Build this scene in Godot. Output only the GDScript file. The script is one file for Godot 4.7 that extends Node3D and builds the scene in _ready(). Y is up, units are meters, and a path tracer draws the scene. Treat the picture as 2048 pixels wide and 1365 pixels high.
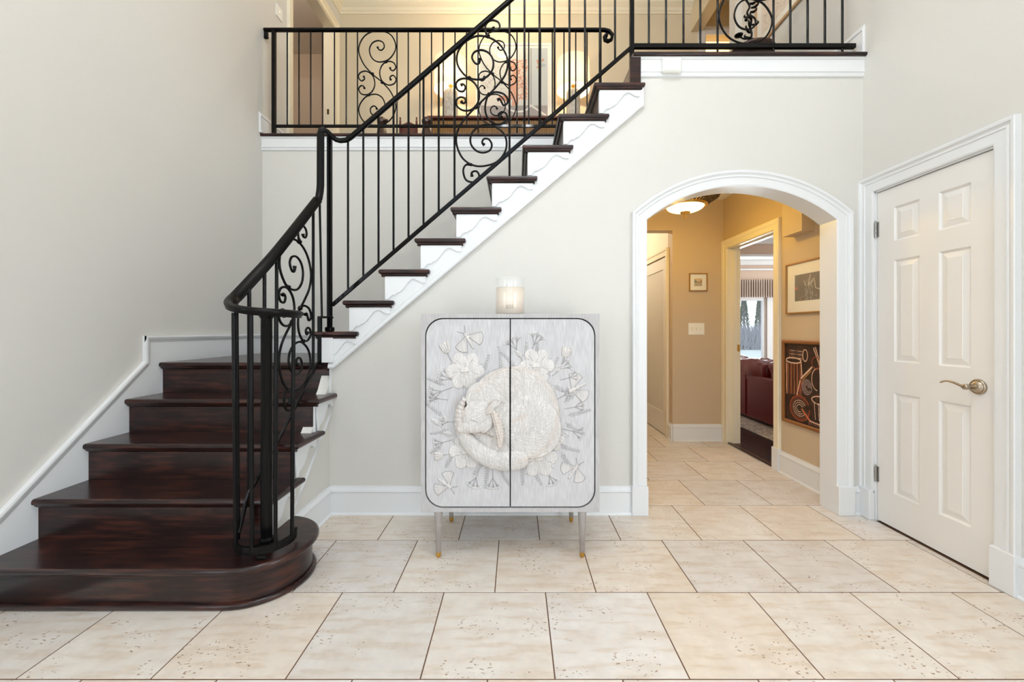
extends Node3D
# A two-storey foyer: winding stair with iron railings, carved cabinet, arched opening to a hall.
# Everything is laid out in metres as (x to the side, h above the floor, d in front of the camera); V() turns that into Godot's axes.

var M := {}
var used := {}
const RX := 2.222        # right wall
const LX := -2.30        # left wall
const BD := 2.63         # wall with the arch
const SD := 3.71         # wall at the back of the stairwell
const UF := 2.948        # upper floor
const TOP := 5.42        # upper ceiling
const RISE := 0.1977

func _ready() -> void:
	view_and_light()
	materials()
	room()
	floor_tiles()
	staircase()
	railings()
	door_right()
	arch_trim()
	hall()
	living_room()
	upper_floor()
	cabinet()
	candle()
	outdoors()
	unseen_chandelier()

func view_and_light() -> void:
	var cam := Camera3D.new()
	cam.name = "camera"
	cam.position = V(0, 1.18, 0)
	cam.near = 0.05
	cam.far = 200.0
	cam.projection = Camera3D.PROJECTION_FRUSTUM
	cam.size = 1365.0 / 820.0 * 0.05
	cam.frustum_offset = Vector2(-9.0, -22.5) / 820.0 * 0.05
	add_child(cam)
	cam.current = true
	var e := Environment.new()
	e.background_mode = Environment.BG_SKY
	var sk := Sky.new()
	var sm := ProceduralSkyMaterial.new()
	sm.sky_top_color = Color(0.74, 0.82, 0.93)
	sm.sky_horizon_color = Color(0.90, 0.94, 0.98)
	sm.ground_horizon_color = Color(0.86, 0.88, 0.88)
	sm.ground_bottom_color = Color(0.5, 0.5, 0.48)
	sm.sky_energy_multiplier = 1.5
	sm.ground_energy_multiplier = 0.9
	sk.sky_material = sm
	e.sky = sk
	e.ambient_light_source = Environment.AMBIENT_SOURCE_DISABLED
	e.tonemap_mode = Environment.TONE_MAPPER_LINEAR
	e.tonemap_exposure = 0.97
	e.sdfgi_enabled = true
	e.ssao_enabled = true
	e.ssil_enabled = true
	var we := WorldEnvironment.new()
	we.name = "world"
	we.environment = e
	add_child(we)
	# daylight that comes through the entry door's sidelights and the tall window above it, unseen behind the camera, placed for this light
	area("unseen_entry_window_light", V(0.0, 3.75, -2.10), Vector2(3.0, 2.3), Color(0.93, 0.97, 1.0), 0.15)
	area("unseen_entry_sidelight", V(-0.95, 1.15, -2.10), Vector2(0.40, 2.0), Color(0.93, 0.97, 1.0), 1.5)
	area("unseen_entry_sidelight", V(0.95, 1.15, -2.10), Vector2(0.40, 2.0), Color(0.93, 0.97, 1.0), 1.5)
	# added side windows, unseen, that cross-light the side walls
	area("added_side_window_light", V(LX + 0.03, 1.30, -0.35), Vector2(1.5, 2.0), Color(0.94, 0.975, 1.0), 0.7, Vector3(0, -90, 0))
	area("added_side_window_light", V(RX - 0.03, 1.30, -0.35), Vector2(1.5, 2.0), Color(0.94, 0.975, 1.0), 1.6, Vector3(0, 90, 0))

func area(called: String, at: Vector3, size: Vector2, c: Color, energy: float, turn := Vector3.ZERO) -> void:
	var l := AreaLight3D.new()
	l.name = called
	l.area_size = size
	l.area_normalize_energy = false
	l.light_color = c
	l.light_energy = energy
	l.shadow_enabled = true
	l.area_range = 30.0
	l.position = at
	l.rotation_degrees = turn
	add_child(l, true)

func omni(called: String, at: Vector3, c: Color, energy: float, size: float, parent: Node = self) -> void:
	var l := OmniLight3D.new()
	l.name = called
	l.light_color = c
	l.light_energy = energy
	l.light_size = size
	l.shadow_enabled = true
	l.omni_range = 20.0
	l.omni_attenuation = 2.0
	parent.add_child(l, true)
	l.position = at - (parent.position if parent != self else Vector3.ZERO)

# ------------------------------------------------------------------ helpers
func V(x: float, h: float, d: float) -> Vector3:
	return Vector3(x, h, -d)

func new_st() -> SurfaceTool:
	var st := SurfaceTool.new()
	st.begin(Mesh.PRIMITIVE_TRIANGLES)
	st.set_smooth_group(-1)
	return st

func numbered(called: String) -> String:
	var n: int = used.get(called, 0)
	used[called] = n + 1
	return called if n == 0 else "%s_%03d" % [called, n]

func origin_of(p: Node) -> Vector3:
	var o := Vector3.ZERO
	while p is Node3D and p != self:
		o += p.position
		p = p.get_parent()
	return o

# commits one mesh, given in the room's own coordinates, under its parent
func obj(called: String, st: SurfaceTool, m: Material, parent: Node = self) -> MeshInstance3D:
	st.generate_normals()
	var o := MeshInstance3D.new()
	o.mesh = st.commit()
	o.material_override = m
	o.cast_shadow = GeometryInstance3D.SHADOW_CASTING_SETTING_ON
	if parent == self:
		o.name = numbered(called)
		add_child(o)
	else:
		o.name = called
		parent.add_child(o, true)
		o.position = -origin_of(parent)
	return o

func thing(called: String, label: String, category: String, at: Vector3, group := "") -> Node3D:
	var o := Node3D.new()
	o.name = numbered(called)
	add_child(o)
	o.position = at
	tag(o, label, category, group)
	return o

func tag(o: Node, label: String, category: String, group := "") -> void:
	o.set_meta("label", label)
	o.set_meta("category", category)
	if group != "":
		o.set_meta("group", group)

func struct(called: String, label := "", at := Vector3.ZERO, category := "") -> Node3D:
	var o := Node3D.new()
	o.name = called
	add_child(o)
	o.position = at
	o.set_meta("kind", "structure")
	if label != "":
		o.set_meta("label", label)
	if category != "":
		o.set_meta("category", category)
	return o

func smesh(called: String, st: SurfaceTool, m: Material, label := "", category := "") -> MeshInstance3D:
	var o := obj(called, st, m)
	o.set_meta("kind", "structure")
	if label != "":
		o.set_meta("label", label)
	if category != "":
		o.set_meta("category", category)
	return o

func tri_out(st: SurfaceTool, a: Vector3, b: Vector3, c: Vector3, ctr: Vector3) -> void:
	var n := (b - a).cross(c - a)
	if n.dot((a + b + c) / 3.0 - ctr) > 0.0:
		st.add_vertex(a); st.add_vertex(c); st.add_vertex(b)
	else:
		st.add_vertex(a); st.add_vertex(b); st.add_vertex(c)

func quad_out(st: SurfaceTool, a: Vector3, b: Vector3, c: Vector3, d: Vector3, ctr: Vector3) -> void:
	tri_out(st, a, b, c, ctr)
	tri_out(st, a, c, d, ctr)

# quad whose corners run counter-clockwise seen from outside
func quad(st: SurfaceTool, a: Vector3, b: Vector3, c: Vector3, d: Vector3) -> void:
	st.add_vertex(a); st.add_vertex(c); st.add_vertex(b)
	st.add_vertex(a); st.add_vertex(d); st.add_vertex(c)

func box(st: SurfaceTool, p0: Vector3, p1: Vector3, bev := 0.0) -> void:
	var lo := Vector3(minf(p0.x, p1.x), minf(p0.y, p1.y), minf(p0.z, p1.z))
	var hi := Vector3(maxf(p0.x, p1.x), maxf(p0.y, p1.y), maxf(p0.z, p1.z))
	var c := (lo + hi) / 2.0
	var h := (hi - lo) / 2.0
	st.set_smooth_group(-1)
	if bev <= 0.0:
		for ax in 3:
			for s: float in [-1.0, 1.0]:
				var n := Vector3.ZERO; n[ax] = s * h[ax]
				var u := Vector3.ZERO; u[(ax + 1) % 3] = h[(ax + 1) % 3]
				var w := Vector3.ZERO; w[(ax + 2) % 3] = h[(ax + 2) % 3]
				quad_out(st, c + n - u - w, c + n + u - w, c + n + u + w, c + n - u + w, c)
		return
	bev = minf(bev, minf(h.x, minf(h.y, h.z)) * 0.98)
	var g := h - Vector3(bev, bev, bev)
	for ax in 3:
		var b1 := (ax + 1) % 3
		var b2 := (ax + 2) % 3
		for s: float in [-1.0, 1.0]:
			var n := Vector3.ZERO; n[ax] = s * h[ax]
			var u := Vector3.ZERO; u[b1] = g[b1]
			var w := Vector3.ZERO; w[b2] = g[b2]
			quad_out(st, c + n - u - w, c + n + u - w, c + n + u + w, c + n - u + w, c)
		for s1: float in [-1.0, 1.0]:
			for s2: float in [-1.0, 1.0]:
				var e := Vector3.ZERO; e[ax] = g[ax]
				var p := Vector3.ZERO; p[b1] = s1 * h[b1]; p[b2] = s2 * g[b2]
				var q := Vector3.ZERO; q[b1] = s1 * g[b1]; q[b2] = s2 * h[b2]
				quad_out(st, c - e + p, c + e + p, c + e + q, c - e + q, c)
	for sx: float in [-1.0, 1.0]:
		for sy: float in [-1.0, 1.0]:
			for sz: float in [-1.0, 1.0]:
				tri_out(st, c + Vector3(sx * h.x, sy * g.y, sz * g.z), c + Vector3(sx * g.x, sy * h.y, sz * g.z), c + Vector3(sx * g.x, sy * g.y, sz * h.z), c)

func bx(called: String, p0: Vector3, p1: Vector3, m: Material, parent: Node, bev := 0.0) -> MeshInstance3D:
	var st := new_st()
	box(st, p0, p1, bev)
	return obj(called, st, m, parent)

# flat polygon given a thickness; poly lies in the plane through o spanned by ux, uy; n points out of its front
func prism(st: SurfaceTool, poly: PackedVector2Array, o: Vector3, ux: Vector3, uy: Vector3, n: Vector3, depth: float, smooth_side := false) -> void:
	var idx := Geometry2D.triangulate_polygon(poly)
	st.set_smooth_group(-1)
	for f: float in [0.0, 1.0]:
		for k in range(0, idx.size(), 3):
			var a := o + ux * poly[idx[k]].x + uy * poly[idx[k]].y - n * depth * f
			var b := o + ux * poly[idx[k + 1]].x + uy * poly[idx[k + 1]].y - n * depth * f
			var c := o + ux * poly[idx[k + 2]].x + uy * poly[idx[k + 2]].y - n * depth * f
			var out: Vector3 = n if f == 0.0 else -n
			if (b - a).cross(c - a).dot(out) > 0.0:
				st.add_vertex(a); st.add_vertex(c); st.add_vertex(b)
			else:
				st.add_vertex(a); st.add_vertex(b); st.add_vertex(c)
	var area2 := 0.0
	for k in poly.size():
		area2 += poly[k].cross(poly[(k + 1) % poly.size()])
	var sgn := 1.0 if area2 * ux.cross(uy).dot(n) > 0.0 else -1.0
	if smooth_side:
		st.set_smooth_group(7)
	for k in poly.size():
		var p := poly[k]
		var q := poly[(k + 1) % poly.size()]
		var a := o + ux * p.x + uy * p.y
		var b := o + ux * q.x + uy * q.y
		if sgn > 0.0:
			quad(st, a - n * depth, b - n * depth, b, a)
		else:
			quad(st, b - n * depth, a - n * depth, a, b)
	st.set_smooth_group(-1)

# surface between rows of points; each band between two rows is smooth along its length when asked
func strips(st: SurfaceTool, rows: Array, smooth := false, wrap := false, flip := false) -> void:
	var group := 100
	for i in rows.size() - 1:
		var r0: PackedVector3Array = rows[i]
		var r1: PackedVector3Array = rows[i + 1]
		st.set_smooth_group(group + i if smooth else -1)
		var n := r0.size() if wrap else r0.size() - 1
		for j in n:
			var k := (j + 1) % r0.size()
			if flip:
				quad(st, r1[j], r1[k], r0[k], r0[j])
			else:
				quad(st, r0[j], r0[k], r1[k], r1[j])
	st.set_smooth_group(-1)

# a moulding profile (x along up, y along out) drawn straight from a to b
func mould(st: SurfaceTool, a: Vector3, b: Vector3, prof: Array, up: Vector3, out: Vector3) -> void:
	var ctr := Vector3.ZERO
	for p in prof:
		ctr += (a + b) / 2.0 + up * p.x + out * p.y
	ctr /= prof.size()
	st.set_smooth_group(-1)
	for i in prof.size():
		var p: Vector2 = prof[i]
		var q: Vector2 = prof[(i + 1) % prof.size()]
		quad_out(st, a + up * p.x + out * p.y, b + up * p.x + out * p.y, b + up * q.x + out * q.y, a + up * q.x + out * q.y, ctr)
	var poly := PackedVector2Array(prof)
	var idx := Geometry2D.triangulate_polygon(poly)
	for k in range(0, idx.size(), 3):
		for e in [a, b]:
			tri_out(st, e + up * poly[idx[k]].x + out * poly[idx[k]].y, e + up * poly[idx[k + 1]].x + out * poly[idx[k + 1]].y, e + up * poly[idx[k + 2]].x + out * poly[idx[k + 2]].y, ctr)

# closed profile carried along a path with a frame that does not twist
func sweep(st: SurfaceTool, pts: PackedVector3Array, prof: PackedVector2Array, side0: Vector3, scales := PackedFloat32Array(), smooth := true) -> void:
	var n := pts.size()
	var rings := []
	var t0 := (pts[1] - pts[0]).normalized()
	var s := (side0 - t0 * side0.dot(t0)).normalized()
	for i in n:
		var t: Vector3
		if i == 0:
			t = t0
		elif i == n - 1:
			t = (pts[i] - pts[i - 1]).normalized()
		else:
			t = ((pts[i] - pts[i - 1]).normalized() + (pts[i + 1] - pts[i]).normalized()).normalized()
		s = (s - t * s.dot(t)).normalized()
		var u := t.cross(s)
		var k := scales[i] if scales.size() == n else 1.0
		var ring := PackedVector3Array()
		for p in prof:
			ring.append(pts[i] + (s * p.x + u * p.y) * k)
		rings.append(ring)
	st.set_smooth_group(3 if smooth else -1)
	var m := prof.size()
	for i in n - 1:
		for j in m:
			var k := (j + 1) % m
			quad(st, rings[i][j], rings[i][k], rings[i + 1][k], rings[i + 1][j])
	st.set_smooth_group(-1)
	for e in [0, n - 1]:
		var c := Vector3.ZERO
		for p in rings[e]:
			c += p
		c /= m
		var inside: Vector3 = pts[1] if e == 0 else pts[n - 2]
		for j in m:
			tri_out(st, c, rings[e][j], rings[e][(j + 1) % m], inside)

func circle(r: float, n := 8, ry := -1.0) -> PackedVector2Array:
	var p := PackedVector2Array()
	for i in n:
		p.append(Vector2(cos(TAU * i / n) * r, sin(TAU * i / n) * (r if ry < 0.0 else ry)))
	return p

func tube(st: SurfaceTool, pts: PackedVector3Array, r: float, n := 8, scales := PackedFloat32Array()) -> void:
	var d := (pts[1] - pts[0]).normalized()
	sweep(st, pts, circle(r, n), Vector3(0, 0, 1) if absf(d.z) < 0.8 else Vector3(1, 0, 0), scales)

func smooth_path(ctrl: PackedVector3Array, per := 6) -> PackedVector3Array:
	var out := PackedVector3Array()
	var n := ctrl.size()
	for i in n - 1:
		var p0 := ctrl[maxi(i - 1, 0)]
		var p3 := ctrl[mini(i + 2, n - 1)]
		for k in per:
			out.append(ctrl[i].cubic_interpolate(ctrl[i + 1], p0, p3, float(k) / per))
	out.append(ctrl[n - 1])
	return out

# profile of (radius, height) turned round an axis through o
func lathe(st: SurfaceTool, prof: Array, o: Vector3, axis := Vector3.UP, n := 24, smooth := true, squash := 1.0) -> void:
	var a := axis.normalized()
	var x := a.cross(Vector3(0, 0, 1) if absf(a.z) < 0.9 else Vector3(1, 0, 0)).normalized()
	var y := a.cross(x)
	st.set_smooth_group(5 if smooth else -1)
	for i in prof.size() - 1:
		var p: Vector2 = prof[i]
		var q: Vector2 = prof[i + 1]
		for j in n:
			var c0 := x * cos(TAU * j / n) + y * sin(TAU * j / n) * squash
			var c1 := x * cos(TAU * (j + 1) / n) + y * sin(TAU * (j + 1) / n) * squash
			var p0 := o + a * p.y + c0 * p.x
			var p1 := o + a * p.y + c1 * p.x
			var q0 := o + a * q.y + c0 * q.x
			var q1 := o + a * q.y + c1 * q.x
			if p.x > 1e-6:
				st.add_vertex(p0); st.add_vertex(q1); st.add_vertex(p1)
			if q.x > 1e-6:
				st.add_vertex(p0); st.add_vertex(q0); st.add_vertex(q1)
	st.set_smooth_group(-1)

# a board whose outline (x, d) is given in plan, with rounded edges, between two heights
func round_slab(st: SurfaceTool, plan: PackedVector2Array, h0: float, h1: float, r: float) -> void:
	if Geometry2D.is_polygon_clockwise(plan):
		plan.reverse()
	var n := plan.size()
	var nor := PackedVector2Array()
	for i in n:
		var e0 := (plan[i] - plan[(i + n - 1) % n]).normalized()
		var e1 := (plan[(i + 1) % n] - plan[i]).normalized()
		var n0 := Vector2(-e0.y, e0.x)
		var n1 := Vector2(-e1.y, e1.x)
		var b := (n0 + n1).normalized()
		nor.append(b / maxf(0.3, b.dot(n0)))
	var prof := []
	for k in 6:
		var a := PI / 2 * k / 5.0
		prof.append(Vector2(r * (1.0 - sin(a)), h0 + r * (1.0 - cos(a))))
	for k in 6:
		var a := PI / 2 * k / 5.0
		prof.append(Vector2(r * (1.0 - cos(a)), h1 - r * (1.0 - sin(a))))
	var rows := []
	for p in prof:
		var row := PackedVector3Array()
		for i in n:
			var q: Vector2 = plan[i] + nor[i] * p.x
			row.append(V(q.x, p.y, q.y))
		rows.append(row)
	var sg := 20
	for i in rows.size() - 1:
		for j in n:
			var k := (j + 1) % n
			st.set_smooth_group(sg + (j if n < 9 else 0))
			quad(st, rows[i][k], rows[i][j], rows[i + 1][j], rows[i + 1][k])
	st.set_smooth_group(-1)
	for e in [0, rows.size() - 1]:
		var poly := PackedVector2Array()
		for i in n:
			poly.append(plan[i] + nor[i] * prof[e].x)
		var idx := Geometry2D.triangulate_polygon(poly)
		for k in range(0, idx.size(), 3):
			var c := V(0, 0, 0)
			c.y = prof[e].y + (-1.0 if e > 0 else 1.0)
			var a: Vector3 = rows[e][idx[k]]
			var b: Vector3 = rows[e][idx[k + 1]]
			var d: Vector3 = rows[e][idx[k + 2]]
			tri_out(st, a, b, d, Vector3((a.x + b.x + d.x) / 3.0, c.y, (a.z + b.z + d.z) / 3.0))

# moulded casing round an opening: o is the foot of the opening's left side seen from the front
func casing(st: SurfaceTool, o: Vector3, ux: Vector3, n: Vector3, w: float, h: float, prof: Array, four := false) -> void:
	var rows := []
	for p in prof:
		var row := PackedVector3Array()
		var q: Array
		if four:
			q = [Vector2(-p.x, -p.x), Vector2(-p.x, h + p.x), Vector2(w + p.x, h + p.x), Vector2(w + p.x, -p.x), Vector2(-p.x, -p.x)]
		else:
			q = [Vector2(-p.x, 0), Vector2(-p.x, h + p.x), Vector2(w + p.x, h + p.x), Vector2(w + p.x, 0)]
		for e in q:
			row.append(o + ux * e.x + Vector3.UP * e.y + n * p.y)
		rows.append(row)
	strips(st, rows)

var CASE := [Vector2(0, 0), Vector2(0, 0.013), Vector2(0.008, 0.016), Vector2(0.052, 0.017), Vector2(0.056, 0.022), Vector2(0.062, 0.022), Vector2(0.066, 0.019), Vector2(0.074, 0.022), Vector2(0.080, 0.029), Vector2(0.092, 0.031), Vector2(0.096, 0.028), Vector2(0.096, 0)]
var BASE := [Vector2(0, 0), Vector2(0, 0.016), Vector2(0.138, 0.016), Vector2(0.146, 0.021), Vector2(0.156, 0.019), Vector2(0.168, 0.010), Vector2(0.180, 0.008), Vector2(0.180, 0)]

func base_board(called: String, a: Vector3, b: Vector3, out: Vector3, parent: Node = self) -> void:
	var st := new_st()
	mould(st, a, b, BASE, Vector3.UP, out)
	mould(st, a, b, [Vector2(0, 0.016), Vector2(0, 0.027), Vector2(0.006, 0.026), Vector2(0.012, 0.020), Vector2(0.014, 0.016)], Vector3.UP, out)
	var o := obj(called, st, M.trim, parent)
	if parent == self:
		o.set_meta("kind", "structure")

# ------------------------------------------------------------------ materials
func mat(c: Color, rough := 0.5, metal := 0.0) -> StandardMaterial3D:
	var m := StandardMaterial3D.new()
	m.albedo_color = c
	m.roughness = rough
	m.metallic = metal
	return m

func rgb8(r: int, g: int, b: int) -> Color:
	return Color(r / 255.0, g / 255.0, b / 255.0)

func noise(seed_: int, freq: float, oct := 4, kind := FastNoiseLite.TYPE_SIMPLEX_SMOOTH) -> FastNoiseLite:
	var n := FastNoiseLite.new()
	n.seed = seed_
	n.frequency = freq
	n.noise_type = kind
	n.fractal_octaves = oct
	n.fractal_type = FastNoiseLite.FRACTAL_FBM if oct > 1 else FastNoiseLite.FRACTAL_NONE
	return n

func nbytes(n: FastNoiseLite, w: int, h: int, tw: int, th: int) -> PackedByteArray:
	var im := n.get_seamless_image(w, h)
	im.convert(Image.FORMAT_L8)
	if w != tw or h != th:
		im.resize(tw, th, Image.INTERPOLATE_CUBIC)
	return im.get_data()

func grey_tex(b: PackedByteArray, w: int, h: int) -> ImageTexture:
	return ImageTexture.create_from_image(Image.create_from_data(w, h, false, Image.FORMAT_L8, b))

# ramp over two noises: colour = lerp chain
func ramp_tex(a: PackedByteArray, b: PackedByteArray, w: int, h: int, c0: Color, c1: Color, c2: Color, mixb: float) -> ImageTexture:
	var out := PackedByteArray()
	out.resize(w * h * 3)
	for i in w * h:
		var t := clampf((a[i] / 255.0) * (1.0 - mixb) + (b[i] / 255.0) * mixb, 0.0, 1.0)
		t = clampf((t - 0.28) / 0.44, 0.0, 1.0)
		var c := c0.lerp(c1, t * 2.0) if t < 0.5 else c1.lerp(c2, t * 2.0 - 1.0)
		out[i * 3] = int(c.r * 255.0)
		out[i * 3 + 1] = int(c.g * 255.0)
		out[i * 3 + 2] = int(c.b * 255.0)
	return ImageTexture.create_from_image(Image.create_from_data(w, h, false, Image.FORMAT_RGB8, out))

func triplanar(m: StandardMaterial3D, scale: float, off := Vector3.ZERO, world := false) -> StandardMaterial3D:
	m.uv1_triplanar = true
	m.uv1_world_triplanar = world
	m.uv1_scale = Vector3(scale, scale, scale)
	m.uv1_offset = off
	m.uv1_triplanar_sharpness = 8.0
	return m

func paint(c: Color, rough := 0.55) -> StandardMaterial3D:
	var m := mat(c, rough)
	m.heightmap_enabled = true
	m.heightmap_texture = M.peel
	m.heightmap_scale = 0.03
	return triplanar(m, 4.0)

func materials() -> void:
	var s := 512
	M.peel = grey_tex(nbytes(noise(3, 0.09, 3), 256, 256, 256, 256), 256, 256)
	M.wall = paint(rgb8(215, 212, 205), 0.6)
	M.wall_hall = paint(rgb8(203, 182, 152), 0.6)
	M.wall_upper = paint(rgb8(218, 205, 178), 0.6)
	M.wall_taupe = paint(rgb8(176, 160, 142), 0.6)
	M.wall_den = paint(rgb8(205, 180, 160), 0.6)
	M.ceil = paint(rgb8(240, 236, 228), 0.7)
	M.trim = mat(rgb8(229, 230, 230), 0.32)
	M.trim_cream = mat(rgb8(240, 230, 205), 0.35)
	M.door = mat(rgb8(232, 229, 224), 0.34)
	M.iron = mat(rgb8(13, 12, 12), 0.35)
	M.iron.metallic_specular = 0.14
	M.iron.clearcoat_enabled = true
	M.iron.clearcoat = 0.22
	M.iron.clearcoat_roughness = 0.08
	M.brass = mat(rgb8(212, 168, 84), 0.28, 1.0)
	M.bronze = mat(rgb8(92, 74, 46), 0.4, 0.85)
	M.nickel = mat(rgb8(178, 164, 146), 0.26, 1.0)
	M.steel = mat(rgb8(170, 168, 164), 0.35, 1.0)
	M.plastic = mat(rgb8(244, 242, 234), 0.35)
	M.grout = mat(rgb8(104, 74, 54), 0.9)
	# dark stained oak; grain runs along u
	var ga := nbytes(noise(11, 0.055, 4), 48, s, s, s)
	var gb := nbytes(noise(12, 0.018, 3), 128, s, s, s)
	var gt := ramp_tex(ga, gb, s, s, rgb8(27, 14, 13), rgb8(40, 22, 19), rgb8(68, 35, 27), 0.45)
	M.oak = mat(Color.WHITE, 0.30)
	M.oak.albedo_texture = gt
	M.oak.clearcoat_enabled = true
	M.oak.clearcoat = 0.35
	M.oak.clearcoat_roughness = 0.16
	M.oak.metallic_specular = 0.35
	triplanar(M.oak, 1.4)
	M.oak_b = M.oak.duplicate()
	M.oak_b.uv1_offset = Vector3(0.37, 0.21, 0.6)
	M.oak_c = M.oak.duplicate()
	M.oak_c.uv1_offset = Vector3(0.71, 0.55, 0.13)
	var gi: Image = gt.get_image().duplicate()
	gi.rotate_90(CLOCKWISE)
	M.oak_z = M.oak.duplicate()
	M.oak_z.albedo_texture = ImageTexture.create_from_image(gi)
	M.oak_zb = M.oak_z.duplicate()
	M.oak_zb.uv1_offset = Vector3(0.43, 0.1, 0.37)
	M.mahogany = mat(rgb8(96, 42, 22), 0.35)
	M.walnut = mat(rgb8(72, 47, 36), 0.35)
	# travertine
	s = 1024
	var t1 := nbytes(noise(21, 0.012, 5), 512, 512, s, s)
	var t2 := nbytes(noise(22, 0.05, 4), 512, 512, s, s)
	var t3 := nbytes(noise(23, 0.035, 3), 96, 512, s, s)
	var t4 := nbytes(noise(24, 0.16, 2), 256, 512, s, s)
	var t5 := nbytes(noise(25, 0.014, 2), 256, 256, s, s)
	var col := PackedByteArray()
	col.resize(s * s * 3)
	var hgt := PackedByteArray()
	hgt.resize(s * s)
	var ca := Vector3(225, 219, 213)
	var cb := Vector3(216, 206, 196)
	var cc := Vector3(210, 195, 178)
	for i in s * s:
		var a := t1[i] / 255.0
		var b := t2[i] / 255.0
		var v := t3[i] / 255.0
		var k := clampf((a * 0.45 + b * 0.25 + v * 0.30 - 0.36) / 0.30, 0.0, 1.0)
		var c := ca.lerp(cb, k)
		if v > 0.63:
			c = c.lerp(cc, clampf((v - 0.63) * 3.2, 0.0, 0.55))
		var fine := (b - 0.5) * 16.0
		var hh := 200
		var pit := t4[i] / 255.0
		if t5[i] > 162 and pit > 0.78:
			var q := clampf((pit - 0.735) * 14.0, 0.0, 1.0)
			c = c.lerp(Vector3(150, 122, 98), q * 0.8)
			hh = int(200 - q * 190.0)
		col[i * 3] = clampi(int(c.x + fine), 0, 255)
		col[i * 3 + 1] = clampi(int(c.y + fine), 0, 255)
		col[i * 3 + 2] = clampi(int(c.z + fine), 0, 255)
		hgt[i] = hh
	var ct := ImageTexture.create_from_image(Image.create_from_data(s, s, false, Image.FORMAT_RGB8, col))
	var ht := grey_tex(hgt, s, s)
	M.stone = []
	for k in 7:
		var m := mat([Color(1, 1, 1), Color(0.97, 0.965, 0.955), Color(1, 0.985, 0.96), Color(0.985, 0.98, 0.98), Color(1, 0.99, 0.97), Color(0.96, 0.955, 0.95), Color(1.0, 0.975, 0.94)][k], 0.36)
		m.albedo_texture = ct
		m.heightmap_enabled = true
		m.heightmap_texture = ht
		m.heightmap_scale = 0.12
		triplanar(m, 0.95, Vector3(0.137 * k, 0, 0.291 * k), true)
		M.stone.append(m)
	# brushed, limewashed wood; brush marks run up and down
	s = 512
	var w1 := nbytes(noise(31, 0.30, 3), s, 44, s, s)
	var w2 := nbytes(noise(32, 0.012, 3), s, s, s, s)
	M.lime_tex = ramp_tex(w1, w2, s, s, rgb8(199, 196, 195), rgb8(213, 211, 210), rgb8(228, 226, 224), 0.2)
	M.lime = mat(rgb8(214, 212, 212), 0.5)
	M.lime.albedo_texture = M.lime_tex
	triplanar(M.lime, 2.6)
	M.lime.uv1_scale = Vector3(2.6, 0.9, 2.6)
	M.lime.uv1_offset = Vector3(0, 1.17, 0)
	M.lime_carved = M.lime.duplicate()
	M.lime_carved.albedo_color = Color.WHITE
	M.lime_carved.vertex_color_use_as_albedo = true
	M.lime_leg = M.lime.duplicate()
	M.lime_leg.albedo_color = rgb8(196, 188, 182)
	M.gap = mat(rgb8(22, 20, 20), 0.8)  # near-black colour that stands in for shade in the door gaps
	# leather, rug, cloth
	M.leather = mat(rgb8(120, 30, 34), 0.28)
	M.leather.heightmap_enabled = true
	M.leather.heightmap_texture = grey_tex(nbytes(noise(41, 0.05, 4), 256, 256, 256, 256), 256, 256)
	M.leather.heightmap_scale = 0.07
	triplanar(M.leather, 3.0)
	var r1 := nbytes(noise(51, 0.03, 2, FastNoiseLite.TYPE_CELLULAR), 256, 256, 256, 256)
	var r2 := nbytes(noise(52, 0.05, 3), 256, 256, 256, 256)
	M.rug = mat(Color.WHITE, 0.95)
	M.rug.albedo_texture = ramp_tex(r1, r2, 256, 256, rgb8(178, 170, 162), rgb8(222, 214, 204), rgb8(240, 234, 224), 0.5)
	triplanar(M.rug, 1.6)
	M.cloth = mat(Color.WHITE, 0.9)
	M.cloth.vertex_color_use_as_albedo = true
	M.paper = mat(rgb8(244, 241, 232), 0.7)
	M.giltwood = mat(rgb8(170, 124, 62), 0.4, 0.25)
	M.oakframe = mat(rgb8(140, 88, 38), 0.45)
	M.whiteframe = mat(rgb8(240, 236, 228), 0.4)
	M.black = mat(rgb8(20, 18, 18), 0.6)
	# clear sheets and glass
	M.pane = mat(Color(0.96, 0.98, 0.98, 0.06), 0.02)
	M.pane.transparency = BaseMaterial3D.TRANSPARENCY_ALPHA
	M.glass = mat(Color(0.97, 0.98, 0.98, 0.10), 0.02)
	M.glass.transparency = BaseMaterial3D.TRANSPARENCY_ALPHA
	M.frost = mat(rgb8(214, 212, 206), 0.12)
	M.wax = mat(rgb8(236, 222, 204), 0.55)
	M.wax.subsurf_scatter_enabled = true
	M.wax.subsurf_scatter_strength = 0.15
	M.glow_hall = mat(rgb8(255, 236, 200), 0.3)
	M.glow_hall.emission_enabled = true
	M.glow_hall.emission = rgb8(255, 226, 170)
	M.glow_hall.emission_energy_multiplier = 2.6
	M.bulb = mat(rgb8(255, 240, 215), 0.3)
	M.bulb.emission_enabled = true
	M.bulb.emission = rgb8(255, 222, 170)
	M.bulb.emission_energy_multiplier = 2.5
	M.shade = mat(rgb8(250, 244, 236), 0.8)
	M.shade.backlight_enabled = true
	M.shade.backlight = Color(0.85, 0.78, 0.66)
	M.lamp_base = mat(Color.WHITE, 0.6)
	M.lamp_base.albedo_texture = ramp_tex(t2.slice(0, 256 * 256), t4.slice(0, 256 * 256), 256, 256, rgb8(150, 144, 132), rgb8(196, 190, 178), rgb8(224, 220, 208), 0.5)
	triplanar(M.lamp_base, 3.0)
	M.leaf = mat(rgb8(58, 104, 80), 0.8)
	M.leaf_b = mat(rgb8(66, 112, 84), 0.8)
	M.twig = mat(rgb8(148, 150, 154), 0.9)
	M.lawn = mat(rgb8(206, 206, 190), 0.95)

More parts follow.
